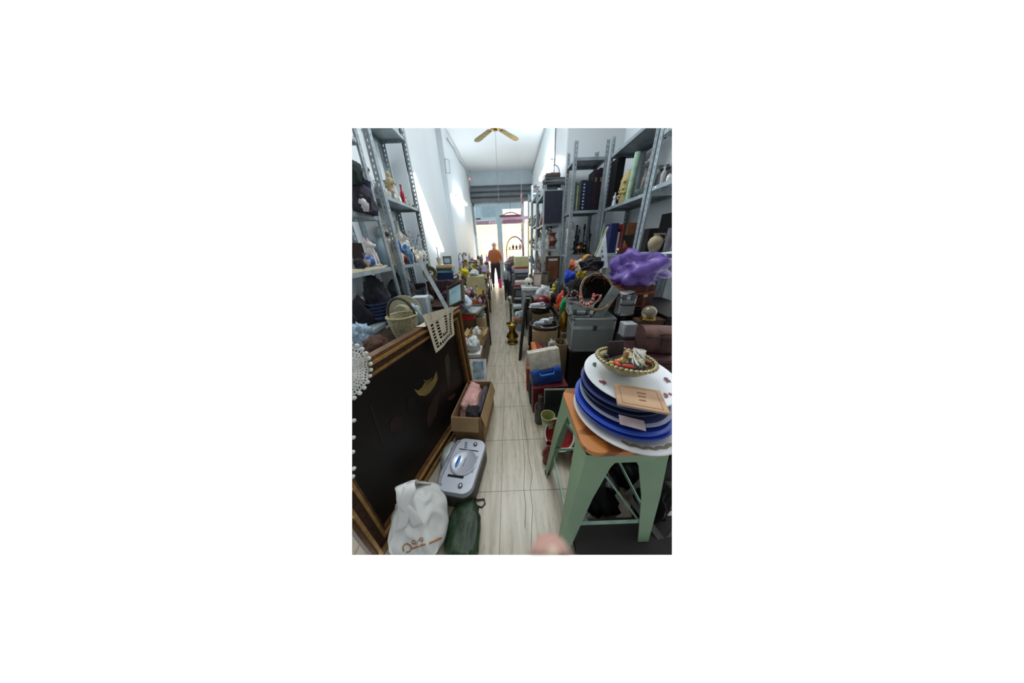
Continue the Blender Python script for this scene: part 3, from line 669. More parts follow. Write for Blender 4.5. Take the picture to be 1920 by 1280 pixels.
# rectangular doily draped over the top right corner of the frame
dz = thing('crochet_doily', 'beige rectangular crochet doily draped over the top right corner of the gilt frame', 'doily', pa, rot=(-LEAN, 0, pz))
pts = [Vector(onpaint(*q, .05)) for q in ((792, 590), (849, 574), (851, 627), (818, 662))]
def dfn(u, v):
    a = pts[0].lerp(pts[1], u); b_ = pts[3].lerp(pts[2], u); p = a.lerp(b_, v)
    return Vector((p.x, -.052 - .004 * math.sin(9 * u + 5 * v), p.y))
def dskip(i, j, n=30, m=36):
    e = min(i, n - 1 - i, m - 1 - j)
    if j < 1 and e > 10: return False
    if e in (3, 4, 5, 9, 10, 11): return (j if e == min(i, n - 1 - i) else i) % 3 != 0
    return False
MB().grid(dfn, 30, 36, dskip).build('hanging_panel', LACE, dz)
def dfn2(u, v):
    a = pts[0].lerp(pts[1], u); z0 = a.y; top = PH + .004
    if v < .35: k = v / .35; return Vector((a.x, -.052, z0 + (top - z0) * k))
    k = (v - .35) / .65; return Vector((a.x - .01 * k, -.052 + .075 * min(1, k * 1.6), top - max(0, k - .62) * .12))
MB().grid(dfn2, 30, 12).build('folded_top', LACE, dz)
# round pompom doily hanging at the far left
rd = thing('round_doily', 'white round crochet doily edged with pompoms hanging over the painting at far left', 'doily', pa, rot=(-LEAN, 0, pz))
e1 = Vector(onpaint(694, 660, .05)); e2 = Vector(onpaint(688, 742, .05)); ctr = Vector(onpaint(640, 700, .05)); rad = (Vector(onpaint(690, 700, .05)) - ctr).length
def rfn(u, v):
    a = 2 * PI * u; r_ = rad * (v + .02) * (1 + .03 * math.cos(14 * a) * v); return Vector((ctr.x + r_ * math.cos(a), -.052 - .006 * math.sin(5 * a) * v, ctr.y + r_ * math.sin(a)))
MB().grid(rfn, 112, 26, lambda i, j: (j in (22, 23) and i % 2 == 0) or (j in (14, 17, 19) and (i + j) % 3 == 0) or (j == 9 and i % 4 == 0)).build('lace', LACEW, rd)
for k in range(28):
    a = 2 * PI * k / 28; r_ = rad * 1.07; MB().ell((ctr.x + r_ * math.cos(a), -.054, ctr.y + r_ * math.sin(a)), (.010, .010, .010), seg=10, rings=7).build('pompom', LACEW, rd, True)
st = thing('pompom_edging', 'dangling pompom edging of a second white doily on the painting near the left border', 'doily', pa, rot=(-LEAN, 0, pz))
prev = None; lp = []
for q in ((663, 788), (662, 820), (661, 847), (663, 878), (661, 893)):
    v = Vector(onpaint(*q, .05)); MB().ell((v.x, -.052, v.y), (.009, .009, .009), seg=10, rings=7).build('pompom', LACEW, st, True); lp.append((v.x - .02, -.05, v.y))
MB().tube(lp, .003, 5).build('cord', LACEW, st)

# carrier bag
bag = thing('carrier_bag', 'white plastic carrier bag with orange print slumped at the foot of the gilt frame', 'bag', atz(800, 1000, 0), rz=R(10))
bag.scale = (1.28, 1.2, 1.32)
bx, by = bag.location.x, bag.location.y
BAGM = mat('#d3d6d3', .35, 0, .05, 8, .3)
t = MB(); bmesh.ops.create_icosphere(t.bm, subdivisions=5, radius=1)
for v in t.bm.verts:
    p = v.co.copy(); q = p * 1.2; a = math.atan2(p.y, p.x); up = (p.z + 1) / 2
    fold = .06 * math.sin(7 * a + 2.5 * noise.noise(q * 1.5) * 3) * up + .10 * noise.noise(q * 1.6) + .05 * abs(noise.noise(q * 3.5))
    r_ = 1.0 + fold - .45 * up ** 2.2
    v.co = Vector((p.x * r_ * .125, p.y * r_ * .16, max(0.0, .13 + .165 * p.z)))
t.build('bag_body', BAGM, bag, 'all')
for s_ in (-1, 1):
    def hfn(u, v):
        a = PI * u; x = s_ * .03 - s_ * .045 * math.sin(a) + .004 * math.sin(20 * u); return Vector((x + (v - .5) * .042, -.085 + .16 * u, .235 + .125 * math.sin(a) + (v - .5) * .012 * math.cos(3 * a)))
    MB().grid(hfn, 28, 3, None, .003).build('handle', BAGM, bag, 'all')
ORG = mat('#a8743c', .5)
bpy.context.view_layer.update(); bbody = bag.children[0]; BW_ = bag.matrix_world.inverted()
def onbag(px, py):
    o = BW_ @ cam_pos; d = (BW_.to_3x3() @ ray(px, py)).normalized(); hit, p, n, _ = bbody.ray_cast(o, d)
    return p + n * .0012 if hit else None
def stroke(name, pix, r_):
    P = [p for p in (onbag(*q) for q in pix) if p is not None]
    if len(P) > 2: MB().tube(P, r_, 5).build(name, ORG, bag)
stroke('orange_print', [(763 + 8 * math.cos(a / 3), 1027 + 8 * math.sin(a / 3)) for a in range(7, 25)], .0022)
stroke('orange_print', [(776 + 3.5 * math.cos(a / 2), 1016 + 3.5 * math.sin(a / 2)) for a in range(14)], .0014)
stroke('orange_print', [(780 + a, 1021 - 1.8 * a) for a in range(8)], .0014)
stroke('orange_print', [(790 + 3.5 * math.cos(a / 2), 1011 + 3.5 * math.sin(a / 2)) for a in range(14)], .0014)
stroke('orange_print', [(772 + 2.6 * a, 1028 - .8 * a) for a in range(11)], .0026)
stroke('orange_print', [(805 + 2 * a, 1018 - .9 * a) for a in range(12)], .0038)
lump((-.325, .575, 0), .19, .08, '#1f3a22', 'dark green foil bag lying beside the white carrier bag', 'bag', d=.36, m=mat('#0c1a0c', .5, 0, 0, 22, .5, h2='#1d3d1a'), seed=4, amp=.22, boxy=.75, name='foil_bag')
lump((-.515, 1.04, 0), .12, .13, '#9fa3a0', 'pale grey plastic bag between the radio cassette player and the gilt frame', 'bag', d=.26, m=plastic('#a9aeac'), seed=9, name='plastic_bag', amp=.15)

# boombox lying on its back
bb = thing('cd_radio', 'silver portable CD radio with a round lid and blue badge on the floor', 'stereo', (-.372, .930, 0), rz=R(80))
SIL = mat('#b9bfca', .3, .2, .06, 5); SILD = mat('#3a3833', .5, .1)
def rr(w_, d, r_, n=5, nose=0):
    P = []
    for cx, cy, a0 in ((w_ / 2 - r_, d / 2 - r_, 0), (-w_ / 2 + r_, d / 2 - r_, 90), (-w_ / 2 + r_, -d / 2 + r_, 180), (w_ / 2 - r_, -d / 2 + r_, 270)):
        for k in range(n + 1): a = R(a0 + 90 * k / n); P.append((cx + r_ * math.cos(a), cy + r_ * math.sin(a)))
    return P
MB().prism(rr(.40, .235, .07), .0, .105).build('speaker_base', SILD, bb, True)
MB().prism(rr(.385, .225, .06), .103, .150).build('top_panel', SIL, bb, True)
ld = MB().lathe([(.0, .156), (.078, .156), (.086, .163), (.093, .158), (.093, .149)], (0, .0, 0), 32).build('cd_lid', mat('#c3c8d4', .22, .3, .04, 5), bb, True)
MB().ell((-.0, .042, .158), (.045, .013, .003), seg=20, rings=6).build('blue_badge', mat('#1f6fa8', .3), ld, True)
MB().box(0, -.005, .159, .055, .005, .003).build('grey_lettering', mat('#767a84'), ld)
for x in (-.150, .150):
    k = MB().cyl((x, -.035, .148), .015, .010, 18).build('dial', metal('#55585c', .3), bb, True); MB().ell((x, -.035, .159), (.008, .008, .005), seg=10, rings=6).build('dial_centre', metal('#e8ecf0', .2), k, True)
MB().box(.0, -.082, .151, .12, .008, .004).build('tuning_slot', mat('#7e8690', .4), bb)
b = MB(); b.tube([(-.17, .055, .11), (-.155, .11, .155), (-.1, .118, .162), (.1, .118, .162), (.155, .11, .155), (.17, .055, .11)], .012, 8); b.build('carry_handle', mat('#8c929c', .3, .2), bb, True)
b = MB()
for x in (-.06, -.045, .02, .035): b.cyl((x, -.099, .125), .004, .008, 8, (PI / 2, 0, 0))
b.build('sockets', mat('#d8d6cc'), bb)
b = MB()
for k in range(4): b.box(.115 + .014 * k, .03 + .004 * k, .152, .006, .02, .003)
b.build('buttons', mat('#5f646c'), bb)
MB().box(.098, .0, .1512, .006, .15, .003).build('panel_seam', dark('#26282c'), bb); MB().box(-.098, .02, .1512, .014, .11, .004).build('cassette_gap', dark('#16181a'), bb)
cab = [(-.30, .80, .008), (-.27, .735, .006), (-.235, .725, .006), (-.215, .745, .006), (-.225, .77, .008), (-.27, .765, .010), (-.31, .79, .012)]
wire('power_cable', cab, .0045, '#1d1513', 'short loop of dark power cable on the floor by the CD radio', 'cable')

# cardboard box with pink garments
gb = thing('cardboard_box', 'open brown cardboard box full of folded pink garments behind the CD radio', 'box', (-.365, 1.44, 0), rz=R(-6))
CB = card('#8f7350'); w_, d_, h_, k = .25, .48, .30, .006
b = MB(); b.box(0, 0, k / 2, w_, d_, k)
for a in (-1, 1): b.box(a * (w_ - k) / 2, 0, h_ / 2, k, d_, h_); b.box(0, a * (d_ - k) / 2, h_ / 2, w_, k, h_)
b.build('body', CB, gb)
MB().box(.135, .0, h_ - .05, .004, d_ * .97, .12, (0, R(-14), 0)).build('side_flap', card('#a58860'), gb)
MB().box(-.01, -d_ / 2 - .022, h_ - .055, w_ * .9, .004, .12, (R(-18), 0, 0)).build('front_flap', card('#9c805a'), gb)
for (x, y, z, ww, dd, hh, c, sd, lab) in ((-.035, .035, .10, .17, .42, .20, '#c99a92', 3, 'folded dusty pink garment heaped in the open cardboard box'), (.03, -.14, .10, .12, .16, .19, '#211c20', 5, 'black garment tucked under the pink one in the cardboard box'), (.075, .04, .10, .06, .38, .19, '#4d4a50', 8, 'grey patterned garment along the right side of the cardboard box')):
    v = Matrix.Translation(gb.location) @ Euler((0, 0, R(-6))).to_matrix().to_4x4() @ Vector((x, y, z)); lump((v.x, v.y, z), ww, hh, c, lab, 'garment', d=dd, seed=sd, amp=.28, rz=R(-6), name='garment', boxy=.55)
MB().box(0, 0, .05, .23, .46, .088).build('folded_blanket', cloth('#3a3134'), None, label='dark folded blanket filling the bottom of the cardboard box', cat='blanket', loc=(-.365, 1.44, .007), rz=R(-6))
# brochure on the crate behind
br = thing('brochure', 'white brochure with a pale blue photo propped behind the cardboard box', 'brochure', (-.42, 1.985, .0), rot=(R(-17), 0, R(-4)))
MB().box(0, 0, .17, .20, .004, .34).build('paper', mat('#dfe6ec', .6), br)
MB().box(0, -.003, .20, .13, .002, .22).build('photo', mat('#5f7d93', .5, 0, 0, 14, h2='#b7cfda'), br)

# ================================================================ FOREGROUND RIGHT: stool, plates, bowl
GREEN = mat('#7f9c7c', .45, .15, .12, 3, spec=.4); SEATW = mat('#b8763a', .42, 0, 0, 2.2, .03, h2='#82491a', stretch=(.8, 6, 6), kind='wave')
SX, SY, SH = .445, .715, .785
stool = thing('bar_stool', 'pale green metal bar stool with a varnished wooden seat', 'stool', (SX, SY, 0))
tx, ty, fx, fy = .165, .185, .235, .225
def rrxy(w_, d, r_): return rr(w_, d, r_, 6)
MB().prism(rrxy(.355, .395, .06), SH - .022, SH).build('seat', SEATW, stool, True)
b = MB(); b.prism(rrxy(.34, .38, .06), SH - .075, SH - .023); b.build('seat_apron', GREEN, stool, True)
for x in (-1, 1):
    for y in (-1, 1):
        b = MB(); L = []
        for (z, cx, cy, wd) in ((SH - .03, tx + .002, ty + .002, .15), (SH - .10, tx + .008, ty + .006, .115), (SH - .30, tx + .03, ty + .018, .085), (0, fx, fy, .045)):
            o, i_ = .0, wd
            L.append([b.bm.verts.new((x * (cx - dx), y * (cy - dy), z)) for dx, dy in ((0, 0), (i_, 0), (i_, .004), (.004, .004), (.004, i_), (0, i_))])
        for A, B_ in zip(L, L[1:]):
            for q in range(6): b.bm.faces.new((A[q], A[(q + 1) % 6], B_[(q + 1) % 6], B_[q]))
        b.bm.faces.new(L[0]); b.bm.faces.new(L[-1])
        b.build('leg', GREEN, stool, False)
        MB().box(x * (fx - .012), y * (fy - .012), .008, .03, .03, .016).build('foot', dark('#22211f'), stool)
BRC = mat('#87a894', .45, .2)
for z, k in ((.27, .86), (.42, .80)):
    ex, ey = tx + (fx - tx) * (1 - z / SH) - .01, ty + (fy - ty) * (1 - z / SH) - .01
    if z == .27:
        for y in (-1, 1): MB().box(0, y * ey, z, 2 * ex, .006, .022).build('footrest', BRC, stool)
        for x in (-1, 1): MB().box(x * ex, 0, z, .006, 2 * ey, .022).build('footrest', BRC, stool)
for s_ in (-1, 1): MB().tube([(-s_ * (fx - .05), -(fy - .05), .20), (s_ * (tx - .02), ty - .02, .56)], .006, 6).build('cross_brace', BRC, stool, True)
def plate(loc, w_, h, c, label, rim=None, tilt=(0, 0, 0), group=None, m=None, cat='plate', seg=48, pat=None):
    t = thing('plate', label, cat, loc, 0, group, rot=tilt); r_ = w_ / 2; m = m or ceramic(c)
    MB().lathe([(0, 0), (r_ * .55, 0), (r_ * .6, .004), (r_ * .95, h), (r_, h + .001), (r_ * .99, h + .005), (r_ * .94, h + .005), (r_ * .62, .010), (r_ * .55, .007), (0, .007)], seg=seg).build('dish', m, t, True)
    if rim: MB().lathe([(r_ * .93, h + .0045), (r_, h + .0005), (r_ * 1.006, h + .003), (r_ * .99, h + .0062), (r_ * .93, h + .0062)], seg=seg).build('rim_band', ceramic(rim), t, True)
    return t
PT = [  # x, y, z, diameter, depth, colour, rim, tilt, label
 (.520, .712, SH + .001, .47, .030, '#d8dadb', None, (R(1), R(1), 0), 'largest white platter with a grey-brown leaf sprig, bottom of the plate stack'),
 (.503, .730, .819, .42, .026, '#16297c', '#2340a4', (R(2), R(1), 0), 'glossy cobalt blue plate just above the white platter'),
 (.500, .734, .838, .415, .026, '#1f3896', '#3352b4', (R(2.5), R(1), 0), 'brighter blue plate, second of the cobalt pair in the stack'),
 (.510, .742, .862, .385, .024, '#3a4270', '#8f96b0', (R(3), 0, 0), 'grey-white plate with blue rim and blue sprigs in the middle of the stack'),
 (.505, .758, .897, .365, .020, '#20382e', '#1c2a4a', (R(4), R(-1), 0), 'dark green patterned plate in the upper stack'),
 (.510, .762, .922, .375, .020, '#1a2148', '#343f78', (R(4), R(-1), 0), 'navy plate with a white-dashed rim under the top white plate'),
 (.532, .768, .950, .395, .020, '#dfe6ea', None, (R(5), R(2), 0), 'top white plate printed with little fruit and mushroom motifs')]
plates = []
for x, y, z, dm, hh, c, rm, ti, lab in PT: plates.append(plate((x, y, z), dm, hh, c, lab, rm, ti))
# printed motifs
def motif(par, x, y, z, c, s_=.0145, n=3, seed=1):
    rnd = random.Random(seed); b = MB()
    for k in range(n): b.ell((x + rnd.uniform(-s_, s_), y + rnd.uniform(-s_, s_) * .7, z), (s_ * rnd.uniform(.5, .9), s_ * rnd.uniform(.35, .7), .0008), (0, 0, rnd.uniform(0, 3)), seg=8, rings=4)
    b.build('printed_motif', mat(c, .4), par)
P7 = plates[6]
for k, (a, c) in enumerate(((200, '#7a2f38'), (240, '#9a8a30'), (150, '#31473a'), (305, '#8c3348'), (345, '#6f3344'), (100, '#8d4a30'), (40, '#5c7a3a'))):
    rr_ = .158; motif(P7, rr_ * math.cos(R(a)), rr_ * math.sin(R(a)), .0215, c, seed=k)
    motif(P7, rr_ * math.cos(R(a)) + .004, rr_ * math.sin(R(a)) - .012, .0205, '#2a2a26', .005, 2, seed=k + 9)
b = MB()
for k in range(9):
    a = R(243 + k * 6); b.ell((.205 * math.cos(a), .205 * math.sin(a), .0335), (.021, .0065, .001), (0, 0, a + PI / 2 + R(17 if k % 2 else -15)), seg=8, rings=4)
b.build('leaf_sprig', mat('#5f5a44', .5), plates[0])
b = MB()
for k in range(16):
    a = R(200 + k * 11); b.ell((.135 * math.cos(a), .135 * math.sin(a), .0215), (.008, .005, .001), (0, 0, a), seg=8, rings=4)
b.build('blue_sprigs', mat('#1f2c66', .4), plates[3])
pc = MB().box(0, 0, 0, .09, .04, .002, (0, R(8), 0)).build('price_slip', mat('#b3a6a8', .8), None, label='small crumpled pale pink paper slip between the plates', cat='paper', loc=tuple(atz(1185, 792, .905)), rot=(R(14), 0, R(-18)))
# wooden plaque card
wp = thing('wooden_plaque', 'thin tan wooden plaque with an engraved border resting on the top plate', 'plaque', tuple(atz(1199, 745, .992)), rot=(R(6), R(2), R(-17)))
MB().box(0, 0, -.002, .165, .112, .010, bev=.001).build('board', wood('#a8896b', 2), wp)
b = MB()
for y in (-.045, .045): b.box(0, y, .0035, .13, .0012, .0006)
for x in (-.065, .065): b.box(x, 0, .0035, .0012, .09, .0006)
b.build('engraved_border', mat('#6b4e33'), wp)
b = MB()
for k, y in enumerate((.022, .004, -.016)): b.box(.01 - .002 * k, y, .0035, .03 - .004 * k, .006, .0006)
b.build('engraved_words', mat('#6b4a30'), wp)
# silver bowl with trinkets
SILV = mat('#a0956f', .3, .8, .35, 30, .3)
bw = thing('metal_bowl', 'ornate tarnished metal bowl with a beaded rim on top of the plates', 'bowl', (.503, .778, .980), rot=(R(-3), R(4), 0))
MB().lathe([(0, .006), (.035, .004), (.04, 0), (.045, .006), (.072, .02), (.095, .045), (.1, .060), (.094, .056), (.068, .028), (0, .014)], seg=32).build('dish', SILV, bw, True)
b = MB()
for k in range(40): a = 2 * PI * k / 40; b.ell((.101 * math.cos(a), .101 * math.sin(a), .060), (.0085, .0085, .0075), seg=8, rings=6)
b.build('beaded_rim', SILV, bw, True)
bw.scale = (1.18, 1.18, 1.1)
def inb(x, y, z): return Matrix.Translation(bw.location) @ Euler((R(-3), R(4), 0)).to_matrix().to_4x4() @ Vector((x * 1.18, y * 1.18, z * 1.1 + .014))
v = inb(-.004, .005, .025); bell = thing('cork_stopper', 'brass hand bell with a cork-coloured grip in the metal bowl', 'bell', v, rot=(R(8), R(6), 0))
MB().lathe([(0, .004), (.032, .0), (.034, .006), (.016, .022), (.010, .034), (0, .034)], seg=20).build('bell', mat('#b9a36a', .25, .9), bell, True); MB().lathe([(.010, .032), (.0125, .036), (.009, .062), (.010, .066), (0, .067)], seg=14).build('grip', mat('#b08a68', .7), bell, True)
bell.name = 'hand_bell'
v = inb(.0, .07, .02); MB().box(0, 0, .04, .085, .012, .08, bev=.004).build('leather_case', mat('#3d3236', .6, spec=.2), None, label='dark brown flat case standing at the back of the metal bowl', cat='case', loc=v, rot=(R(-10), R(3), R(8)))
def necklace(name, cx, cy, z, rx, ry, n, rb, c, label, rot=0, tiltz=0, metalc=None):
    b = MB()
    for k in range(n):
        a = 2 * PI * k / n; x, y = rx * math.cos(a), ry * math.sin(a); x, y = x * math.cos(rot) - y * math.sin(rot), x * math.sin(rot) + y * math.cos(rot); p = inb(cx + x, cy + y, z + tiltz * x)
        b.ell(p, (rb, rb, rb), seg=6, rings=5)
    return b.build(name, mat(c, .3), None, True, label=label, cat='necklace')
lump(tuple(inb(.0, .0, .004)), .15, .035, '#1c1a1e', 'tangle of black cords filling the metal bowl', 'cord', seed=55, d=.15, m=mat('#1c1a1c', .5), name='cord_tangle', amp=.4)
b = MB(); rnd = random.Random(5)
for j in range(16):
    P = []; ph = rnd.uniform(0, 6)
    for k in range(14): u = k / 13; P.append(inb(.018 + u * .062 + .017 * math.sin(6 * u + ph), -.045 + .095 * u + .016 * math.cos(7 * u + ph), .050 + .030 * math.sin(PI * u) + rnd.uniform(0, .006)))
    b.tube(P, .0019, 5)
b.build('bead_strand', mat('#c9c9c2', .5), None, True, label='looped strands of small white beads hanging over the metal bowl', cat='necklace')
for (x, y, z, sx, sy, sz, c, lab) in ((-.045, -.03, .040, .022, .011, .009, '#b8371c', 'red-orange glass bead lying in the metal bowl'), (-.015, -.05, .042, .026, .009, .008, '#c03a2a', 'long red bead by the front rim of the metal bowl'), (-.068, -.03, .044, .010, .010, .008, '#d9a02a', 'yellow star-shaped bead at the left of the metal bowl'), (-.03, -.012, .044, .012, .012, .008, '#c8802a', 'amber bead behind the red ones in the metal bowl'), (.075, -.025, .044, .014, .01, .01, '#7a1f1c', 'dark red bead at the right of the metal bowl'), (-.06, .03, .042, .016, .012, .012, '#1a1a22', 'black bead cluster at the left of the metal bowl'), (.03, -.05, .04, .022, .01, .008, '#28262c', 'black bead under the white strands')):
    MB().ell((0, 0, 0), (sx, sy, sz), seg=12, rings=8).build('bead', mat(c, .2), None, True, label=lab, cat='bead', loc=inb(x, y, z), rot=(0, 0, x * 30))

# ================================================================ LEFT SIDE CLUTTER
PALE = [COLN[i] for i in (0, 0, 1, 1, 2, 6, 6, 9, 10, 14, 4, 5, 13, 12, 17, 7)]
def D(px, py, d): v = aty(px, py, d); return (v.x, v.y, v.z)
def on(px, py, d, z): v = aty(px, py, d); return (v.x, d, z)     # above the surface z, in the column of a pixel
# --- near left shelf, 1.84 m level
z = 1.842
lump(on(671, 350, 2.17, z), .20, .20, '#34323e', 'dark charcoal wrapped bundle on the upper near-left shelf', 'bundle', d=.2, seed=2)
lump(on(668, 340, 2.13, z + .19), .14, .16, '#23302f', 'dark green-black bird-shaped bundle on top of the charcoal bundle', 'bundle', d=.12, seed=7, amp=.4)
bowl(on(680, 372, 2.24, z), .12, .07, '#5b1422', label='dark red glass bowl on the upper near-left shelf', cat='bowl')
vase(on(683, 386, 2.12, z), .085, .12, '#c9c4c8', label='small white vase with lilac tint at the front of the upper near-left shelf', cat='vase')
t = thing('boot', 'navy blue boot standing at the end of the upper near-left shelf', 'boot', on(697, 392, 2.31, z))
MB().tube([(0, 0, .0), (0, 0, .1), (-.01, 0, .2), (0, 0, .27)], [.045, .04, .05, .055], 14).build('shaft', cloth('#1c2344'), t, True); MB().box(-.03, -.0, .025, .14, .08, .05, bev=.02).build('foot', cloth('#1a2040'), t, True)
row('on the upper near-left shelf behind the bundles', (-1.56, 1.9, z), (-1.56, 2.36, z), z, 4, .14, ['vase', 'bottle', 'lidded jar'], [COLN[5], COLN[6], COLN[3]], 3)
# --- near left shelf, 1.36 m level
z = 1.362
MB().box(0, 0, .012, .30, .62, .024).build('paper_pile', mat('#cfc6a8', .8, 0, .1, 60, stretch=(1, 1, 30)), None, label='flat pile of cream papers lying along the near-left shelf under the dog', cat='papers', loc=(-1.47, 1.98, z))
zz = z + .026
animal((-1.385, 2.235, zz), .20, .27, '#dcd8d6', label='white ceramic dog figurine with pointed ears on the near-left shelf', rz=R(-12))
carton((-1.585, 2.18, zz), .09, .22, '#3a2523', label='dark brown box upright behind the white dog figurine', d=.40)
carton((-1.50, 2.355, z), .08, .15, '#aab8cc', label='pale blue and white printed box right of the white dog', d=.05, m=painted('#cdd6e0', '#6f8fc4', 30))
book((-1.40, 2.372, z), .11, .03, '#5b2c22', d=.07, label='small reddish brown book at the end of the near-left shelf')
fig((-1.42, 1.93, zz), .12, .20, '#8f8f98', label='grey-lilac draped figurine left of the white dog')
bowl((-1.385, 2.08, zz), .13, .07, '#c8ccd2', label='white patterned bowl with red spots on the near-left shelf', m=painted('#d8dbe0', '#b06a78', 24), cat='bowl')
lump((-1.36, 1.97, zz), .12, .07, '#2a2b33', 'dark cloth lump at the left border of the near-left shelf', seed=12, d=.1)
vase((-1.50, 2.07, zz), .06, .14, '#b3a98d', label='beige floral vase between the dog and the grey figurine', m=painted('#c8c0a4', '#6f7a5c', 40), cat='vase')
MB().ell((0, 0, .05), (.05, .035, .05)).build('ornament', mat('#3f66b0', .3), None, True, label='blue glass paperweight by the foot of the white dog', cat='ornament', loc=(-1.36, 2.135, zz))
# --- near left shelf, 0.85 m level
z = .852
for k in range(5):
    bowl((-1.42, 2.12, z + .034 * k), .30, .06, '#232f5a', label=f'navy blue bowl, {("lowest", "second", "third", "fourth", "topmost")[k]} of the nested stack under the white dog shelf', m=painted('#202a56', '#5c6a8c', 20), cat='bowl')
lump((-1.50, 1.95, z), .2, .24, '#1c1a26', 'black-violet cloth bundle on the lowest near-left shelf', seed=21)
urn((-1.52, 2.32, z), .16, .3, '#1c2226', label='black tall urn at the back of the lowest near-left shelf', cat='urn', m=mat('#1b2022', .4))
lump((-1.38, 2.34, z), .15, .13, '#8a7a5c', 'beige crumpled scarf beside the navy bowls', seed=22)
animal((-1.55, 2.14, z + .0), .14, .26, '#3a2f2c', label='dark brown animal figurine behind the navy bowls', rz=1)
lump((-1.47, 2.24, z), .22, .38, '#20242c', 'large near-black bundle added to darken the end of the lowest near-left shelf', 'bundle', seed=23, d=.24)  # dark bundle added in place of the shade low on this shelf
row('on the lowest near-left shelf', (-1.6, 1.75, z), (-1.6, 2.4, z), z, 4, .17, ['bottle', 'lidded jar', 'urn'], [COLN[5], COLN[15], COLN[4]], 31)
# --- second left unit, 2.07 level
z = 2.072
t = fig((-1.42, 3.08, z), .17, .32, '#b3a27e', label='tall ochre figurine with a round head on the upper second-left shelf', skin='#b5a684', hair='#a3946f')
slim((-1.335, 3.16, z), .055, .20, '#a01230', label='slim crimson bottle on the upper second-left shelf', cat='bottle', seg=18)
fig((-1.38, 3.30, z), .08, .15, '#9aa08c', label='little grey-green mushroom-hatted figurine right of the crimson bottle', skin='#8f958a', hair='#6e7468')
fig((-1.40, 3.42, z), .08, .12, '#c2b79a', label='small tan figurine near the far end of the upper second-left shelf')
animal((-1.36, 2.99, z), .11, .13, '#c9ced4', label='pale grey cat figurine in front of the ochre figurine', rz=2)
vase((-1.45, 2.84, z), .1, .17, '#a8aeb8', label='pale grey vase behind the wide left post', cat='vase')
row('on the upper second-left shelf', (-1.37, 2.70, z), (-1.37, 2.95, z), z, 4, .10, ['cup', 'vase', 'lady figurine'], [COLN[0], COLN[6], COLN[1]], 41)
row('at the back of the upper second-left shelf', (-1.55, 2.72, z), (-1.55, 3.5, z), z, 7, .17, ['vase', 'lidded jar', 'lady figurine'], [COLN[0], COLN[6], COLN[14], COLN[1]], 42)
row('along the front edge of the upper second-left shelf', (-1.345, 3.35, z), (-1.345, 3.52, z), z, 3, .05, ['cup', 'bowl'], [COLN[6], COLN[0]], 43)
# --- second left unit, 1.355 level: porcelain
z = 1.357
t = thing('vase', 'tall white vase with a blue top half near the left post', 'vase', (-1.375, 2.76, z)); MB().lathe(prof('slim', .11, .26)).build('body', ceramic('#d5d2c6'), t, True); MB().lathe([(.052, 0), (.056, .08), (.045, .13), (.046, .03)], (0, 0, .15)).build('blue_sleeve', ceramic('#1e3fa0'), t, True)
lump((-1.36, 2.93, z), .14, .20, '#2c5f84', 'teal blue speckled cloth bundle on the porcelain shelf', seed=30, m=mat('#24577a', .8, 0, 0, 50, h2='#6f9cb4'))
vase((-1.36, 2.83, z), .11, .15, '#6a1f1c', label='dark red rounded vase on the porcelain shelf', cat='vase')
carton((-1.55, 3.25, z), .14, .24, '#d3dbe0', label='upright white box at the back of the porcelain shelf', d=.12)
row('in the front row of the porcelain shelf', (-1.36, 3.03, z), (-1.36, 3.54, z), z, 8, .15, ['lady figurine', 'vase', 'teapot', 'lidded jar', 'slim vase', 'dog figurine'], [COLN[0], COLN[0], ('ivory', '#e0dccb'), ('porcelain white', '#e2e4e2'), COLN[1], COLN[2], COLN[3]], 51, vary=.3)
row('in the middle row of the porcelain shelf', (-1.45, 2.72, z), (-1.45, 3.54, z), z, 9, .21, ['lady figurine', 'vase', 'lidded jar', 'slim vase'], [COLN[0], COLN[0], ('ivory', '#e0dccb'), ('porcelain white', '#e2e4e2'), COLN[1], COLN[2]], 52)
row('in the back row of the porcelain shelf', (-1.56, 2.72, z), (-1.56, 3.54, z), z, 8, .27, ['lady figurine', 'vase', 'slim vase', 'bottle'], [COLN[0], COLN[0], ('ivory', '#e0dccb'), ('porcelain white', '#e2e4e2'), COLN[1], COLN[2], COLN[14]], 53)
# blue-white branch sprays
t = thing('coral_branch', 'spiky blue-white porcelain branch spray at the back of the porcelain shelf', 'ornament', (-1.50, 3.40, z)); rnd = random.Random(8)
b = MB().cyl((0, 0, 0), .04, .02, 12)
for k in range(16):
    a = rnd.uniform(-1.2, 1.2); L = rnd.uniform(.25, .5); P = [(0, 0, .01), (L * .3 * math.sin(a), rnd.uniform(-.05, .05), L * .5), (L * .7 * math.sin(a), rnd.uniform(-.08, .08), L)]; b.tube(P, [.006, .005, .003], 5)
    for j in range(4): u = .5 + j * .15; b.ell((L * .7 * u * math.sin(a), P[2][1] * u, L * u), (.014, .01, .01), seg=6, rings=5)
b.build('spray', painted('#d8dfec', '#39466e', 30), t, True)
# lower left unit 0.85
lump((-1.47, 2.80, .852), .28, .34, '#3c444a', 'slate grey bundle added to darken the near end of the lowest second-left shelf', 'bundle', seed=24, d=.26)  # added bundle, its dark colour stands in for shade on the wall behind
heap('on the lowest second-left shelf', -1.64, -1.31, 3.0, 3.5, .852, 1, 3, .17, 61, hi=1, cols=[COLN[5], COLN[15], COLN[6], COLN[4]])
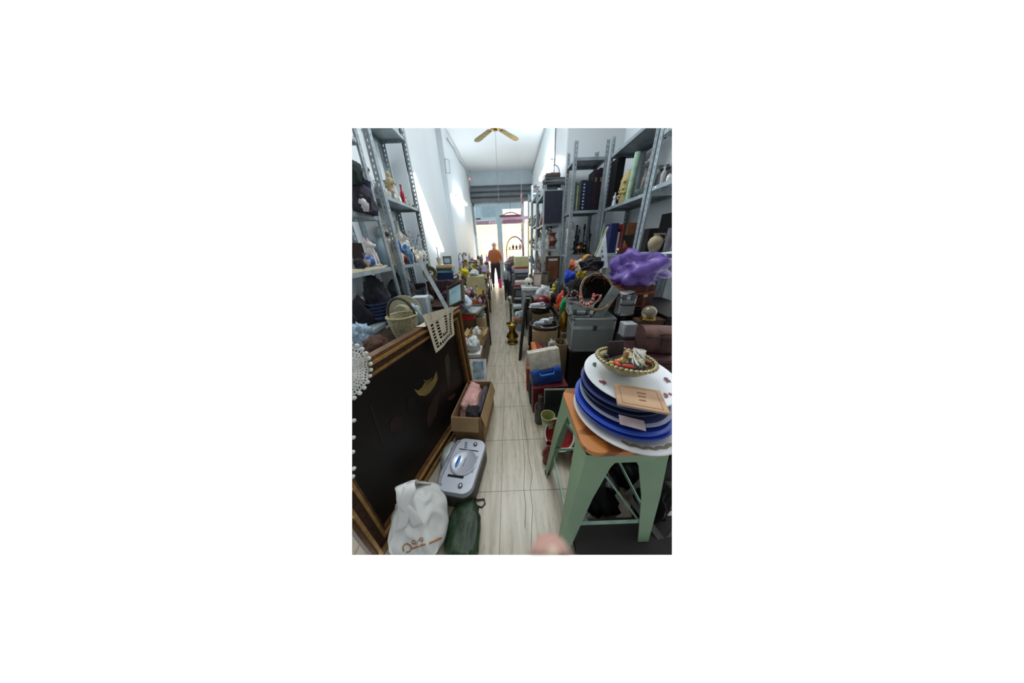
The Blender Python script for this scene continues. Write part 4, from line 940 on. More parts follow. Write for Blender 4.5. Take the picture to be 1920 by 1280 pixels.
# --- chest behind the painting and its load
chest((-1.10, 1.98, 0), .36, 1.20, .80, '#3a2c22', 'long dark wooden chest behind the gilt painting', rz=0)
z = .802
t = thing('hat', 'cream straw sun hat lying behind the gilt painting', 'hat', (-1.11, 2.04, z + .14), rot=(R(70), R(30), 0))
MB().lathe([(0, .10), (.06, .10), (.08, .06), (.085, .01), (.17, .0), (.175, -.012), (.165, -.008), (.08, 0), (.07, .05), (0, .09)], seg=32).build('brim_and_crown', mat('#8f8c72', .8, 0, .15, 60, .4), t, True)
MB().lathe([(.083, .012), (.088, .014), (.084, .035), (.079, .035)], seg=32).build('ribbon', cloth('#5a4a2a'), t, True)
MB().box(0, 0, .10, .20, .20, .20).build('cushion', cloth('#8d8a80'), None, label='grey-beige square pouffe holding up the straw hat', cat='cushion', loc=(-1.17, 2.16, z))
basket((-.985, 1.76, z), .25, .19, '#a39d7a', hc='#3c372f', label='oval wicker basket with a dark arched handle behind the painting')
lump((-.99, 2.06, z), .13, .20, '#b9c7cb', 'bluish white bubble-wrapped parcel beside the wicker basket', 'parcel', seed=33, m=plastic('#a9bcc4'))
lump((-1.22, 1.50, z), .2, .2, '#9fb6c4', 'pale blue glittery cloth heap behind the painting at far left', seed=34, m=mat('#8fa9ba', .4, .2, .4, 60, .5))
lump((-1.06, 1.42, z), .20, .12, '#4a3226', 'brown leather bag behind the top edge of the gilt frame', 'bag', seed=35)
t = carton((-1.02, 2.30, z), .16, .23, '#c5d3d8', label='translucent white plastic container standing by the diagonal grey frame', cat='container', d=.13, m=plastic('#c8d6dc'), name='plastic_container', lid='#c4d0d4')
heap('on the dark chest', -1.3, -1.1, 2.2, 2.55, z, 1, 2, .13, 64, hi=1, cols=[COLN[4], COLN[5], COLN[15]])
# --- brown crate in the aisle with stacked boxes
cr1 = chest((-.62, 2.62, 0), .50, 1.02, .31, '#4b3425', 'long low brown wooden crate on the floor behind the cardboard box')
z = .312
carton((-.475, 2.255, z), .17, .05, '#cfd2cc', label='flat white carton on the near end of the brown crate', d=.24)
lump((-.485, 2.27, z + .051), .17, .17, '#c5cac6', 'clear white plastic bag heaped on the flat carton', 'bag', seed=40, m=plastic('#c4cac8'), d=.22, name='plastic_bag', amp=.35)
carton((-.60, 2.25, z), .07, .16, '#8f9aa0', label='narrow teal-grey box beside the clear plastic bag', d=.2, lid='#c2a8c8')
carton((-.475, 2.53, z), .19, .20, '#b59a6c', label='open tan box behind the clear plastic bag', d=.26, open_=True)
lump((-.475, 2.53, z + .007), .15, .22, '#c9cdc8', 'white tissue paper spilling from the open tan box', 'paper', seed=41, d=.2)
carton((-.68, 2.50, z), .20, .16, '#d1c6a4', label='cream box under the fruit-coloured parcels on the crate', d=.24)
lump((-.70, 2.48, z + .161), .18, .08, '#3a2f2c', 'dark knotted scarf on the cream box', seed=42, d=.2)
carton((-.68, 2.82, z), .30, .30, '#5a4634', label='brown box hidden behind the red book stack', d=.28)
book((-.66, 2.80, z + .301), .24, .085, '#b3191e', d=.30, label='thick bright red book on top of the brown box by the aisle', rz=R(88))
t = frame((-.62, 2.66, z + .388), .34, .42, '#5d5238', 'olive gilt picture frame lying flat on the red book', rz=0, rot=(R(-88), 0, R(-12)), border=.05, pic='#6b7c86')
carton((-.50, 3.0, z), .2, .26, '#c9b48c', label='tan box at the back end of the brown crate', d=.22)
lump((-.47, 2.98, z + .261), .16, .10, '#9cc2d0', 'pale blue crumpled ribbon heap on the tan box', seed=44)
z = z + .44
lump((-.62, 2.80, z), .15, .16, '#c3d0de', 'white and pale blue folded garment on the gilt frame stack', 'garment', seed=45, d=.22, amp=.3)
lump((-.70, 2.95, z - .14), .14, .22, '#a23a78', 'magenta cloth behind the pale blue garment', seed=46, d=.10)
# frames leaning
t = thing('mirror_frame', 'long grey frame leaning diagonally with its edge to the aisle', 'picture frame', (0, 0, 0))
A_, B_ = aty(838, 578, 2.25), aty(786, 486, 2.60); L_ = (B_ - A_).length; zx = (B_ - A_).normalized(); vd = (A_ - cam_pos); yx = (vd - zx * vd.dot(zx)).normalized(); xx_ = yx.cross(zx)
t.matrix_world = Matrix(((xx_.x, yx.x, zx.x, A_.x), (xx_.y, yx.y, zx.y, A_.y), (xx_.z, yx.z, zx.z, A_.z), (0, 0, 0, 1)))
MB().box(0, .0, L_ / 2, .045, .035, L_).build('side_rail', mat('#8d979c', .5), t); MB().box(-.012, .12, L_ / 2, .012, .22, L_ * .96).build('backing', mat('#3b4448', .6), t)
MB().box(0, .24, L_ / 2, .045, .035, L_).build('side_rail', mat('#6c767b', .5), t); MB().box(0, .12, .02, .045, .22, .035).build('end_rail', mat('#8d979c', .5), t)
carton((-.80, 2.30, .312), .13, .50, '#4a4038', label='tall dark carton standing on the crate under the leaning frames', d=.36)
frame((-.72, 2.60, .84), .30, .36, '#4b3f33', 'carved brown picture frame with a pale blue mount leaning back', rot=(R(-42), R(-24), R(-16)), border=.045, pic='#9fc4cc', orn=True)
carton((-.77, 2.68, .312), .10, .485, '#6b5a44', label='tall tan carton supporting the carved brown frame', d=.2)
# --- cabinet with trunk and books
chest((-1.115, 3.30, 0), .34, 1.2, .82, '#43352b', 'dark cabinet standing between the shelving and the aisle tables')
suitcase((-1.07, 3.36, .822), .40, .27, '#3a2a30', 'dark plum trunk with brown straps on the cabinet', d=.42, strap='#54402e', rz=0)
z = 1.094
for k, (c, h, ww, lab) in enumerate((('#1f3468', .045, .27, 'navy blue book at the bottom of the pile on the plum trunk'), ('#16315c', .05, .25, 'second dark blue book in the pile on the plum trunk'), ('#5f9fae', .028, .26, 'teal book in the pile on the plum trunk'), ('#3f5548', .03, .24, 'dark green book in the pile on the plum trunk'), ('#b86a58', .018, .25, 'thin salmon book near the top of the trunk pile'), ('#cfc7a6', .035, .24, 'cream book topping the pile on the plum trunk'))):
    book((-1.0, 3.38, z), ww * .7, h, c, d=ww, label=lab, rz=R(90 + 4 * (k % 3 - 1))); z += h + .0005
cup((-1.08, 3.36, z), .07, .10, '#cfc9ae', label='cream pot on top of the trunk book pile', cat='pot')
candle((-1.08, 3.36, z + .08), .05, .17, '#555a60', label='small dark goblet standing in the cream pot', cat='goblet')
frame((-.97, 3.42, z), .13, .12, '#5b655c', 'small green-grey picture frame standing on the trunk book pile', rz=R(10), border=.02, lean=.25)
z = 1.094
t = thing('rope_coil', 'olive striped coil standing beside the trunk book pile', 'coil', (-1.21, 3.24, z + .10))
for k, r_ in enumerate((.10, .082, .064, .046)): MB().tube([(r_ * math.cos(a * PI / 12), .01 * k, r_ * math.sin(a * PI / 12)) for a in range(24)], .010, 6, closed=True).build('ring', mat(('#6b6a48', '#a39a6c')[k % 2], .7), t, True)
lump((-.93, 3.20, .822), .13, .20, '#a28e9c', 'dusty pink cloth slumped beside the plum trunk', seed=47, d=.16)
lump((-.97, 3.06, .822), .22, .12, '#3c3a44', 'charcoal bundle at the near end of the cabinet', seed=48, d=.2)
heap('on the near end of the dark cabinet', -1.27, -1.06, 2.75, 3.08, .822, 1, 1, .18, 66, hi=2, cols=[COLN[4], COLN[5], COLN[3], COLN[6]])
# --- aisle tables, left
table((-.68, 3.60, 0), .48, .72, .66, '#4a3a2e', 'dark wooden table in the left aisle row nearest the crate')
heap('on the nearest left aisle table', -.90, -.45, 3.26, 3.9, .662, 4, 5, .14, 71, hi=3)
v = on(902, 556, 3.78, .66)
t = slim((-.48, 3.62, .662), .07, .17, '#7a1518', label='dark red glass vase with a pale stopper at the aisle edge of the left table', cat='vase')
table((-.86, 4.55, 0), .72, 1.05, .66, '#5b4a3a', 'second wooden table in the left aisle row')
carton((-.69, 4.20, .662), .34, .36, '#b9b184', label='big olive-cream carton on the second left table', d=.30, rz=R(12), name='carton')
MB().box(0, 0, 0, .20, .004, .10).build('yellow_card', mat('#d0b631', .6), None, label='yellow printed card propped against the olive-cream carton', cat='card', loc=(-.66, 4.03, .72), rot=(R(-12), R(-9), R(12)))
heap('on the second left table', -1.2, -.52, 4.42, 5.05, .662, 6, 5, .17, 72, hi=7, cols=PALE)
heap('at the wall side of the second left table', -1.2, -.90, 4.05, 4.40, .662, 2, 2, .15, 73, hi=3)
lump((-.70, 4.20, 1.024), .20, .10, '#b9c4cc', 'pale blue-white cloth on top of the olive-cream carton', seed=49, d=.2)
lump((-.86, 4.1, 1.03), .16, .13, '#c8b82c', 'bright yellow cloth heaped behind the olive-cream carton', seed=50, d=.14)
table((-.93, 5.80, 0), .66, 1.25, .68, '#4f4238', 'third wooden table in the left aisle row')
heap('on the third left table', -1.24, -.62, 5.2, 6.4, .682, 6, 8, .19, 74, hi=8, cols=PALE)
table((-.97, 7.30, 0), .56, 1.4, .68, '#4f4238', 'fourth wooden table near the shop door on the left')
heap('on the fourth left table', -1.23, -.72, 6.65, 7.95, .682, 5, 7, .2, 75, hi=8, cols=PALE)
heap('on the floor under the left aisle tables', -.6, -.44, 3.3, 3.9, 0.0, 1, 3, .16, 76, hi=2)
# umbrella-like cane and tall loops by the wall
for k, (x, y) in enumerate(((-1.22, 5.25), (-1.18, 5.5), (-1.24, 5.95))):
    wire('walking_cane', [(x, y, .7), (x + .02, y, 1.35), (x + .05, y, 1.42), (x + .09, y, 1.40), (x + .10, y, 1.34)], .012, ('#6f6a60', '#494d55', '#85786a')[k], ('grey-brown', 'dark blue-grey', 'tan')[k] + ' walking cane with a crook handle standing by the left wall', 'cane')
carton((-.86, 6.1, .0), .3, .3, '#d9cf9a', label='pale yellow carton under the third left table', d=.3)
MB().box(0, 0, .17, .10, .05, .34, bev=.01).build('shopping_bag', cloth('#e0307a'), None, label='bright pink bag standing beside the man at the shop door', cat='bag', loc=(-.385, 8.45, .0))

# ================================================================ RIGHT SIDE CLUTTER
# --- alcove shelf 1.97
z = 1.972; xx = .975
for k, (w_, h, c, lab) in enumerate(((.035, .34, '#35504a', 'dark green binder at the left end of the alcove shelf'), (.022, .30, '#8f9a72', 'thin olive-cream binder beside the dark green one'), (.035, .33, '#4a4e48', 'grey-brown binder third from the left on the alcove shelf'), (.085, .36, '#1a2138', 'wide navy album with a column of white spine marks'), (.075, .35, '#14182a', 'very dark navy album in the middle of the alcove shelf'), (.075, .47, '#1e1720', 'tall dark plum album on the alcove shelf'), (.07, .49, '#1a1216', 'tallest near-black album at the right of the alcove shelf'))):
    o = carton((xx + w_ / 2, 3.62, z), w_ - .003, h, c, label=lab, cat='album', d=.22, m=mat(c, .55, spec=.25), name='album')
    if k == 3:
        for j in range(8): MB().ell((0, -.111, .03 + .04 * j), (.013, .002, .009 if j % 2 else .013), seg=10, rings=5).build('spine_mark', mat('#9aa6b8', .5), o)
    if k in (5, 6): MB().box(.0, -.111, .36, .025, .002, .05).build('spine_label', mat('#6a5a44', .6), o)
    xx += w_
carton((1.47, 3.33, 1.972), .10, .52, '#101014', label='black tall box file at the near corner of the right wall shelf', cat='box file', d=.16, m=mat('#0f0f12', .6, spec=.2))
# --- alcove shelf 1.37
z = 1.372
t = thing('carved_figure', 'carved white stone figure standing at the left of the alcove shelf', 'statue', (1.0, 3.62, z))
b = MB().lathe([(0, 0), (.055, 0), (.06, .04), (.05, .05), (.065, .12), (.055, .18), (.07, .26), (.06, .33), (.035, .36), (.045, .42), (.02, .47), (0, .48)], seg=20)
for k in range(10): a = k * 2.4; b.ell((.055 * math.cos(a), .055 * math.sin(a), .04 + .034 * k), (.022, .018, .03), seg=8, rings=6)
b.build('body', mat('#b9bdbd', .6, 0, .2, 20, .5), t, True)
jug((1.10, 3.64, z), .10, .42, '#1d2a33', label='slender dark ewer with a curled handle on the alcove shelf', cat='ewer', m=mat('#1c2830', .3, .5), kind='slim')
urn((1.14, 3.56, z), .14, .17, '#3c2c1e', label='brown copper pot in front of the dark ewer', cat='pot', m=mat('#54381f', .35, .4))
candelabrum((1.22, 3.64, z), .20, .43, '#23272c', label='black two-armed candelabrum on the alcove shelf')
candle((1.31, 3.60, z), .09, .30, '#1b2226', label='short black candlestick at the right of the alcove shelf', m=mat('#1b2226', .4, .5), cat='candlestick')
urn((1.22, 3.55, z), .09, .14, '#23201c', label='small black urn below the candelabrum', m=mat('#1f1c1a', .4, .5))
candle((1.175, 3.53, z), .05, .2, '#77634a', label='little bronze candlestick beside the copper pot', m=mat('#77634a', .4, .5), cat='candlestick')
row('at the back of the lower alcove shelf', (.98, 3.8, z), (1.35, 3.8, z), z, 5, .16, ['urn', 'slim vase', 'lidded jar'], [COLN[5], COLN[4], COLN[15]], 81)
# --- right wall shelf 1.97
z = 1.972
fig((1.44, 3.22, z), .07, .15, '#c9d2dc', label='small white and blue figurine at the corner of the right wall shelf')
t = thing('coral_bust', 'knobbly yellow-ochre coral ornament on the right wall shelf', 'ornament', (1.48, 3.02, z)); b = MB()
rnd = random.Random(4); b.lathe([(0, 0), (.07, 0), (.075, .05), (.085, .15), (.07, .25), (.04, .31), (0, .33)], seg=18)
for k in range(40): a = rnd.uniform(0, 6.28); zz = rnd.uniform(.02, .3); r_ = .075 * (1 - max(0, zz - .2) * 3); b.ell((r_ * math.cos(a), r_ * math.sin(a), zz), (.02, .02, .018), seg=7, rings=5)
b.build('body', mat('#9c8f5c', .6, 0, .3, 25), t, True)
MB().cyl((0, 0, 0), .03, .45, 18).build('paper_roll', mat('#93b39c', .6), None, True, label='tall pale green rolled paper standing on the right wall shelf', cat='paper roll', loc=(1.455, 2.90, z), rot=(0, R(3), 0))
MB().cyl((0, 0, 0), .03, .52, 18).build('acrylic_tube', mat('#8fa0a8', .1, 0, .05, 4, trans=.5), None, True, label='tall clear grey tube at the back of the right wall shelf', cat='tube', loc=(1.66, 3.12, z))
MB().cyl((0, 0, 0), .03, .50, 18).build('acrylic_tube', mat('#8fa0a8', .1, 0, .05, 4, trans=.5), None, True, label='second clear grey tube beside the wall on the right shelf', cat='tube', loc=(1.66, 3.22, z))
t = animal((1.56, 2.74, z), .22, .42, '#7b7c7c', label='grey-brown carved horse-like sculpture on the right wall shelf', m=mat('#77736e', .5, 0, .3, 15), rz=R(200))
bowl((1.44, 2.60, z), .13, .05, '#7d9490', label='greenish shell dish at the near end of the right wall shelf', cat='dish')
row('at the back of the right wall shelf', (1.70, 2.6, z), (1.70, 3.0, z), z, 3, .2, ['vase', 'lidded jar'], [COLN[6], COLN[5]], 82)
# --- right wall shelf 1.39
z = 1.392
xx = 1.425
for w_, h, dd, c, lab in ((.105, .37, .20, '#1d2a5c', 'tall navy folder at the left of the lower right wall shelf'), (.03, .26, .2, '#b9c0ca', 'thin white folder next to the navy one'), (.022, .30, .2, '#7a2a2c', 'thin dark red folder on the lower right wall shelf'), (.02, .36, .22, '#a0483c', 'brick red plastic folder on the lower right wall shelf')):
    carton((xx + w_ / 2, 3.25, z), w_ - .003, h, c, label=lab, cat='folder', d=dd, name='folder'); xx += w_
carton((1.69, 3.10, z), .15, .36, '#a0683c', label='large tan leatherboard folder on the lower right wall shelf', cat='folder', d=.03, name='folder', rz=R(-4), m=mat('#a0683c', .5))
book((1.50, 2.80, z), .16, .035, '#4a3c38', d=.22, label='dark brown book lying flat on the lower right wall shelf', rz=R(70))
book((1.50, 2.80, z + .036), .15, .035, '#7c2028', d=.21, label='crimson book lying on the dark brown one', rz=R(76))
carton((1.66, 2.7, z), .14, .26, '#151314', label='black box at the back of the lower right wall shelf', d=.3)
MB().box(0, 0, .0, .2, .26, .02).build('tray', mat('#1a1a1c'), None, label='black tray leaning behind the crimson book', cat='tray', loc=(1.64, 2.98, z + .13), rot=(0, R(60), 0))
# --- nearest right unit
z = 1.997
row('on the high nearest right shelf', (1.45, 2.0, z), (1.45, 2.35, z), z, 4, .08, ['cup', 'lidded jar', 'bottle'], [COLN[6], COLN[5], COLN[0]], 83)
carton((1.62, 2.05, z), .25, .16, '#3a3f48', label='dark grey flat box on the high nearest right shelf', d=.5)
z = 1.422
carton((1.66, 2.10, z), .2, .34, '#0f0f13', label='large black box at the back of the shelf behind the purple bag', d=.52, m=mat('#0e0e12', .6, spec=.2))
t = jug((1.47, 2.22, z), .17, .17, '#a89c84', label='beige cloth-wrapped jug tied with a cord on the nearest right shelf', m=mat('#a09377', .8))
MB().cyl((0, 0, 0), .032, .20, 18).build('canister', mat('#6f7178', .35, .6), None, True, label='grey metal canister beside the tied beige jug', cat='canister', loc=(1.46, 2.02, z))
fig((1.52, 1.93, z), .14, .30, '#7a6848', label='brown bearded figurine at the right border above the purple bag', skin='#7a6848', hair='#3c3024')
MB().box(0, 0, 0, .16, .14, .004).build('paper_sheet', mat('#c3cdd2', .7), None, label='white sheet sticking out over the purple bag at the right border', cat='paper', loc=(1.40, 1.86, z + .005), rot=(0, R(-3), R(20)))
# --- corridor shelves
for u, (y0, y1, lv, sd) in enumerate(((4.0, 4.92, R1L, 90), (4.98, 5.95, R2L, 95), (6.02, 6.98, R3L, 99))):
    nm = ('near corridor shelving', 'middle corridor shelving', 'far corridor shelving')[u]
    for k, z in enumerate(lv):
        ln = ('lowest', 'second', 'third', 'fourth', 'top')[k]
        if k == 4:
            heap(f'on top of the {nm}', .63, .91, y0 + .1, y1 - .05, z + .002, 1, 3, .14, sd + k, hi=2, cols=[COLN[0], COLN[5], COLN[6], COLN[4]]); continue
        row(f'in the front row, {ln} shelf, {nm}', (.665, y0 + .06, z), (.665, y1 - .06, z), z + .002, (7 if u < 2 else 5), .12, ['vase', 'lady figurine', 'slim vase', 'teapot', 'jug', 'lidded jar', 'dog figurine', 'bottle', 'candlestick'], [COLN[0], COLN[1], COLN[2], COLN[4], COLN[6], COLN[7], COLN[13], COLN[5], COLN[14], COLN[11]], sd + k)
        row(f'in the back row, {ln} shelf, {nm}', (.84, y0 + .08, z), (.84, y1 - .08, z), z + .002, (4 if u < 2 else 3), .22, ['vase', 'slim vase', 'urn', 'bottle', 'lady figurine'], [COLN[0], COLN[2], COLN[5], COLN[4], COLN[14], COLN[6]], sd + k + 40)
# near end of the corridor shelving, seen end-on: pot, gourd, wooden case
urn((.80, 4.10, 1.462), .19, .26, '#6e4034', label='round reddish brown pot at the near end of the corridor shelving', cat='pot', m=mat('#70443a', .45), seg=20)
slim((.70, 4.05, 1.462), .10, .24, '#b9b3aa', label='pale grey gourd-shaped bottle left of the reddish pot', cat='bottle')
t = carton((.78, 3.86, .90), .25, .44, '#5a3826', label='upright wooden case with a painted brown panel at the end of the corridor shelving', cat='case', d=.05, m=wood('#4f3322'), name='wooden_case')
MB().box(0, -.026, .2, .18, .003, .30).build('painted_panel', mat('#6b3f28', .4, 0, .4, 6), t); MB().box(0, -.027, .385, .16, .003, .04).build('label_strip', mat('#9fb0b8', .5), t)
# stack on top of the near corridor shelving
z = 2.402
for k, (c, h, w_, lab) in enumerate((('#3c4144', .035, .34, 'dark flat tray on top of the near corridor shelving'), ('#6a7276', .03, .30, 'grey flat folder on the dark tray above the corridor shelving'), ('#4a5552', .03, .31, 'dark green flat binder above the corridor shelving'))):
    carton((.78, 4.12, z), w_, h, c, label=lab, cat='folder', d=.24, rz=R(6 * k - 6), name='folder'); z += h + .001
t = thing('handbag', 'dark brown handbag with an arched handle on top of the corridor shelving', 'bag', (.76, 4.10, z)); MB().box(0, 0, .035, .24, .12, .07, bev=.02).build('body', leather('#4c3a38'), t, True)
MB().tube([(.08 * math.cos(a * PI / 10) + .03, 0, .065 + .11 * math.sin(a * PI / 10)) for a in range(11)], .006, 6).build('handle', leather('#4a4a52'), t, True)
lump((.72, 4.42, 2.332), .26, .26, '#d9dee2', 'white padded bundle on top of the corridor shelving beside the handbag', 'bundle', seed=60, m=plastic('#dfe3e5'))

# --- white-topped desk
table((.575, 3.66, 0), .74, .46, .86, '#9aa0a2', 'white-topped side desk in front of the corridor shelving', m=mat('#a9aeae', .5))
z = .862
t = thing('skull_ornament', 'white skull-shaped ceramic ornament on the side desk', 'ornament', (.33, 3.62, z), rz=R(20))
b = MB(); b.ell((0, 0, .09), (.075, .09, .08)); b.box(0, -.055, .03, .08, .06, .05, bev=.015); b.build('skull', ceramic('#cfccbe'), t, True)
for s_ in (-1, 1): MB().ell((s_ * .032, -.083, .075), (.018, .012, .02)).build('eye_socket', dark(), t, True)
frame((.48, 3.68, z), .17, .24, '#8a7a68', 'tilted picture frame with a pinkish print on the side desk', rz=R(-25), border=.022, pic='#b3a49c', lean=.25)
frame((.60, 3.75, z), .22, .24, '#4a4238', 'dark carved picture frame behind the tilted pink print', rz=R(-35), border=.035, pic='#5c5a4c', orn=False, lean=.22)
carton((.34, 3.50, z), .26, .022, '#c3ccc9', label='flat stack of white papers on the near edge of the side desk', cat='papers', d=.10, name='paper_stack')
vase((.80, 3.50, z), .09, .14, '#6f7468', label='grey-green vase at the right of the side desk', cat='vase')
cup((.70, 3.48, z), .08, .07, '#2c3030', label='black cup at the front of the side desk', cat='cup')
# --- right aisle towers
def tower(x, y, items):
    z = 0.0
    for fn, w_, h, c, lab, kw in items:
        fn((x, y, z), w_, h, c, label=lab, **kw); z += h + .001
tower(.25, 4.28, [(carton, .34, .30, '#8f8a80', 'grey-brown box at the foot of the tower beside the brass vase', {'d': .34}), (carton, .32, .24, '#1a1c1e', 'black box in the aisle tower with a white edge', {'d': .3, 'lid': '#9aa4a6'}), (radio_small, .34, .20, '#1d2022', 'black radio on the aisle tower', {})])
tower(.27, 4.85, [(suitcase, .36, .60, '#2a2422', 'dark suitcase under the red box in the aisle', {'d': .34}), (carton, .34, .12, '#8f2022', 'red flat box in the right aisle pile', {'d': .3}), (carton, .30, .07, '#c9b8b8', 'pale pink flat box on the red one', {'d': .28})])
tower(.30, 5.45, [(carton, .40, .78, '#4a4640', 'tall dark grey carton carrying the pile of books in the aisle', {'d': .38})] + [(book, .26, .045, c, f'{n} book in the tall pile by the corridor shelving', {'d': .34, 'rz': R(90 + a)}) for n, c, a in (('charcoal', '#3c4146', 2), ('slate grey', '#6a747c', -3), ('dark green', '#3c4a40', 1), ('pale lilac', '#b3b6cc', -2), ('light grey', '#b9bec4', 3), ('orange-red', '#b5482c', 0))] + [(carton, .34, .11, '#c9c28a', 'yellow-green flat carton on top of the book pile', {'d': .3}), (carton, .33, .12, '#d3d0a4', 'pale yellow carton crowning the book pile', {'d': .3, 'rz': R(6)})])
tower(.25, 6.1, [(carton, .4, .5, '#5c5248', 'brown carton on the floor of the far right aisle', {'d': .4}), (carton, .36, .3, '#7a7c78', 'grey carton on the brown one in the far right aisle', {'d': .36}), (lump, .36, .24, '#b09aa0', 'dusty pink clothing heap on the grey carton', {'d': .34, 'seed': 71})])
tower(.1, 7.0, [(carton, .42, .55, '#4b4f55', 'slate carton near the shop door on the right', {'d': .42}), (lump, .40, .45, '#3c3f52', 'dark blue clothing heap near the shop door on the right', {'d': .36, 'seed': 72}), (lump, .3, .2, '#9a7a70', 'brown-pink scarf on the dark blue clothing heap', {'d': .3, 'seed': 73})])
heap('in the far right aisle', .35, .6, 6.5, 7.6, 0, 1, 4, .2, 101, hi=4)
# bucket and bags
t = thing('bucket', 'grey bucket with an orange rim in the right aisle', 'bucket', (.17, 3.78, 0)); MB().lathe([(0, 0), (.085, 0), (.11, .24), (.10, .24), (.08, .01), (0, .01)], seg=20).build('body', mat('#8f9aa0', .4), t, True); MB().lathe([(.108, .22), (.122, .22), (.124, .26), (.106, .26)], seg=20).build('rim', mat('#c9703a', .4), t, True)
lump((.17, 3.78, .235), .19, .14, '#b3c6cc', 'pale blue plastic bag stuffed into the orange-rimmed bucket', 'bag', seed=75, m=plastic('#b9c9cc'), name='plastic_bag')
carton((.19, 4.00, 0), .26, .42, '#2c2f30', label='black crate behind the orange-rimmed bucket', d=.2, lid='#aebcbc')
# brass floor vase
bv = thing('brass_vase', 'tall hammered brass vase standing on the floor in the aisle', 'vase', (.01, 3.17, 0)); 
MB().lathe([(0, 0), (.085, 0), (.09, .03), (.07, .05), (.085, .09), (.105, .13), (.085, .17), (.055, .20), (.05, .26), (.075, .33), (.095, .36), (.088, .365), (.05, .3), (0, .28)], seg=28).build('body', mat('#8c7434', .32, 1, .5, 30, .3), bv, True)
b = MB()
for z in (.05, .17, .2): b.tube([((.075 if z < .1 else .088 if z < .19 else .06) * math.cos(a * PI / 14), (.075 if z < .1 else .088 if z < .19 else .06) * math.sin(a * PI / 14), z) for a in range(28)], .005, 6, closed=True)
b.build('ring_bands', BRASS, bv, True)
candle((.00, 3.46, 0), .13, .62, '#3a3626', label='dark bronze turned candlestick behind the brass vase', m=mat('#3f3a28', .45, .5), cat='candlestick')
candle((-.01, 3.86, 0), .11, .60, '#6b6658', label='grey-green candlestick with a white ball top in the aisle', m=mat('#62685c', .5, .3), cat='candlestick')
MB().ell((0, 0, .035), (.035, .035, .035)).build('ball_ornament', mat('#d3cfc6', .3), None, True, label='small white ball resting on the aisle candlestick', cat='ball', loc=(-.01, 3.86, .60))
# statue with white shirt and dark trousers
sx_, sy_ = -.10, 6.3
t = thing('boy_statue', 'painted standing statue in a pale shirt, cap and dark trousers in the aisle', 'statue', (sx_, sy_, 0)); t.scale = (.62, .8, .93)
b = MB().ell((0, 0, .80), (.13, .10, .19)); b.tube([(0, 0, .95), (0, 0, 1.02)], .045, 10); b.ell((0, 0, 1.10), (.075, .085, .10))
for s_ in (-1, 1): b.tube([(s_ * .12, 0, .92), (s_ * .17, -.01, .76), (s_ * .15, -.09, .64)], [.05, .042, .032], 10)
b.build('shirt', mat('#a9adb3', .5), t, True)
b = MB()
for s_ in (-1, 1): b.tube([(s_ * .055, 0, .68), (s_ * .06, -.02, .36), (s_ * .065, 0, .05)], [.085, .06, .045], 12)
b.build('trousers', mat('#23272a', .6), t, True)
MB().lathe([(.10, 0), (.105, .015), (.08, .05), (.03, .09), (0, .095)], (0, 0, 1.14)).build('cap', mat('#9ba3ad', .5), t, True)
for s_ in (-1, 1): MB().ell((s_ * .065, -.04, .035), (.04, .09, .035)).build('shoe', dark(), t, True)
# --- dark leaning panels
for k, (a0, b0, th, c, lab) in enumerate((((973, 676), (985, 556), .035, '#121313', 'tall black folded panel leaning at the aisle edge with a rounded foot'), ((992, 664), (997, 548), .03, '#2b1716', 'dark maroon board leaning behind the black folded panel'))):
    A_ = atz(*a0, 0.0); A_.y += .03 * k; ln = aty(b0[0], b0[1], A_.y + .35); t = thing('leaning_board', lab, 'board', A_ + Vector((0.01, 0, 0.004)), rot=(-math.atan2(.30, ln.z), math.atan2(ln.x - A_.x - .02, ln.z), R(-4)))
    MB().box(.0, .14, ln.z / 2, th, .30, ln.z, bev=.012).build('board', mat(c, .35, spec=.4), t)
    MB().box(th * .55, .14, ln.z / 2, .006, .24, ln.z * .9).build('inset', mat('#1c1a1a', .6, spec=.2), t)
t = thing('chair_frame', 'slim dark curved chair rail resting against the black panels', 'chair', (.22, 2.30, 0)); 
MB().tube([(0, 0, .01), (.0, .06, .3), (.01, .10, .5), (.03, .16, .62)], .012, 8).build('rail', dark('#1d1f1f'), t, True); MB().tube([(.05, -.1, .01), (.03, -.02, .2), (.0, .06, .36)], .012, 8).build('leg', dark('#1d1f1f'), t, True); MB().tube([(0, .06, .3), (.05, -.1, .01 + .02)], .008, 8).build('brace', dark('#1d1f1f'), t, True)

# --- carton column with shoe tray
carton((.42, 2.42, 0), .30, .60, '#b59f78', label='tall beige carton under the tray of shoes', d=.42, rz=R(-6), name='carton')
z = .602
t = thing('round_tray', 'round dark wicker tray on the beige carton', 'tray', (.42, 2.36, z)); MB().lathe([(0, 0), (.16, 0), (.19, .035), (.18, .04), (.15, .01), (0, .01)], seg=28).build('dish', mat('#2a2322', .7, 0, .3, 60), t, True)
MB().tube([(.188 * math.cos(a * PI / 14), .188 * math.sin(a * PI / 14), .04) for a in range(28)], .007, 6, closed=True).build('rim', mat('#3a2f2c', .7), t, True)
shoe((.37, 2.34, z + .012), .22, .09, '#9aa1ac', 'pale grey shoe in the round tray', rz=R(150)); shoe((.45, 2.42, z + .012), .22, .10, '#c9cdd3', 'white shoe at the back of the round tray', rz=R(140)); shoe((.46, 2.29, z + .012), .2, .09, '#16181a', 'black shoe in the round tray', rz=R(170))
jug((.61, 2.20, .60), .15, .27, '#b49a58', label='polished brass pitcher beside the shoe tray', m=BRASS, cat='pitcher')
carton((.64, 2.22, 0), .13, .598, '#6f6350', label='narrow brown carton holding the brass pitcher', d=.2)
z = 0
table((.975, 2.80, 0), .77, .98, .74, '#3c3028', 'large dark table under the heap on the right')
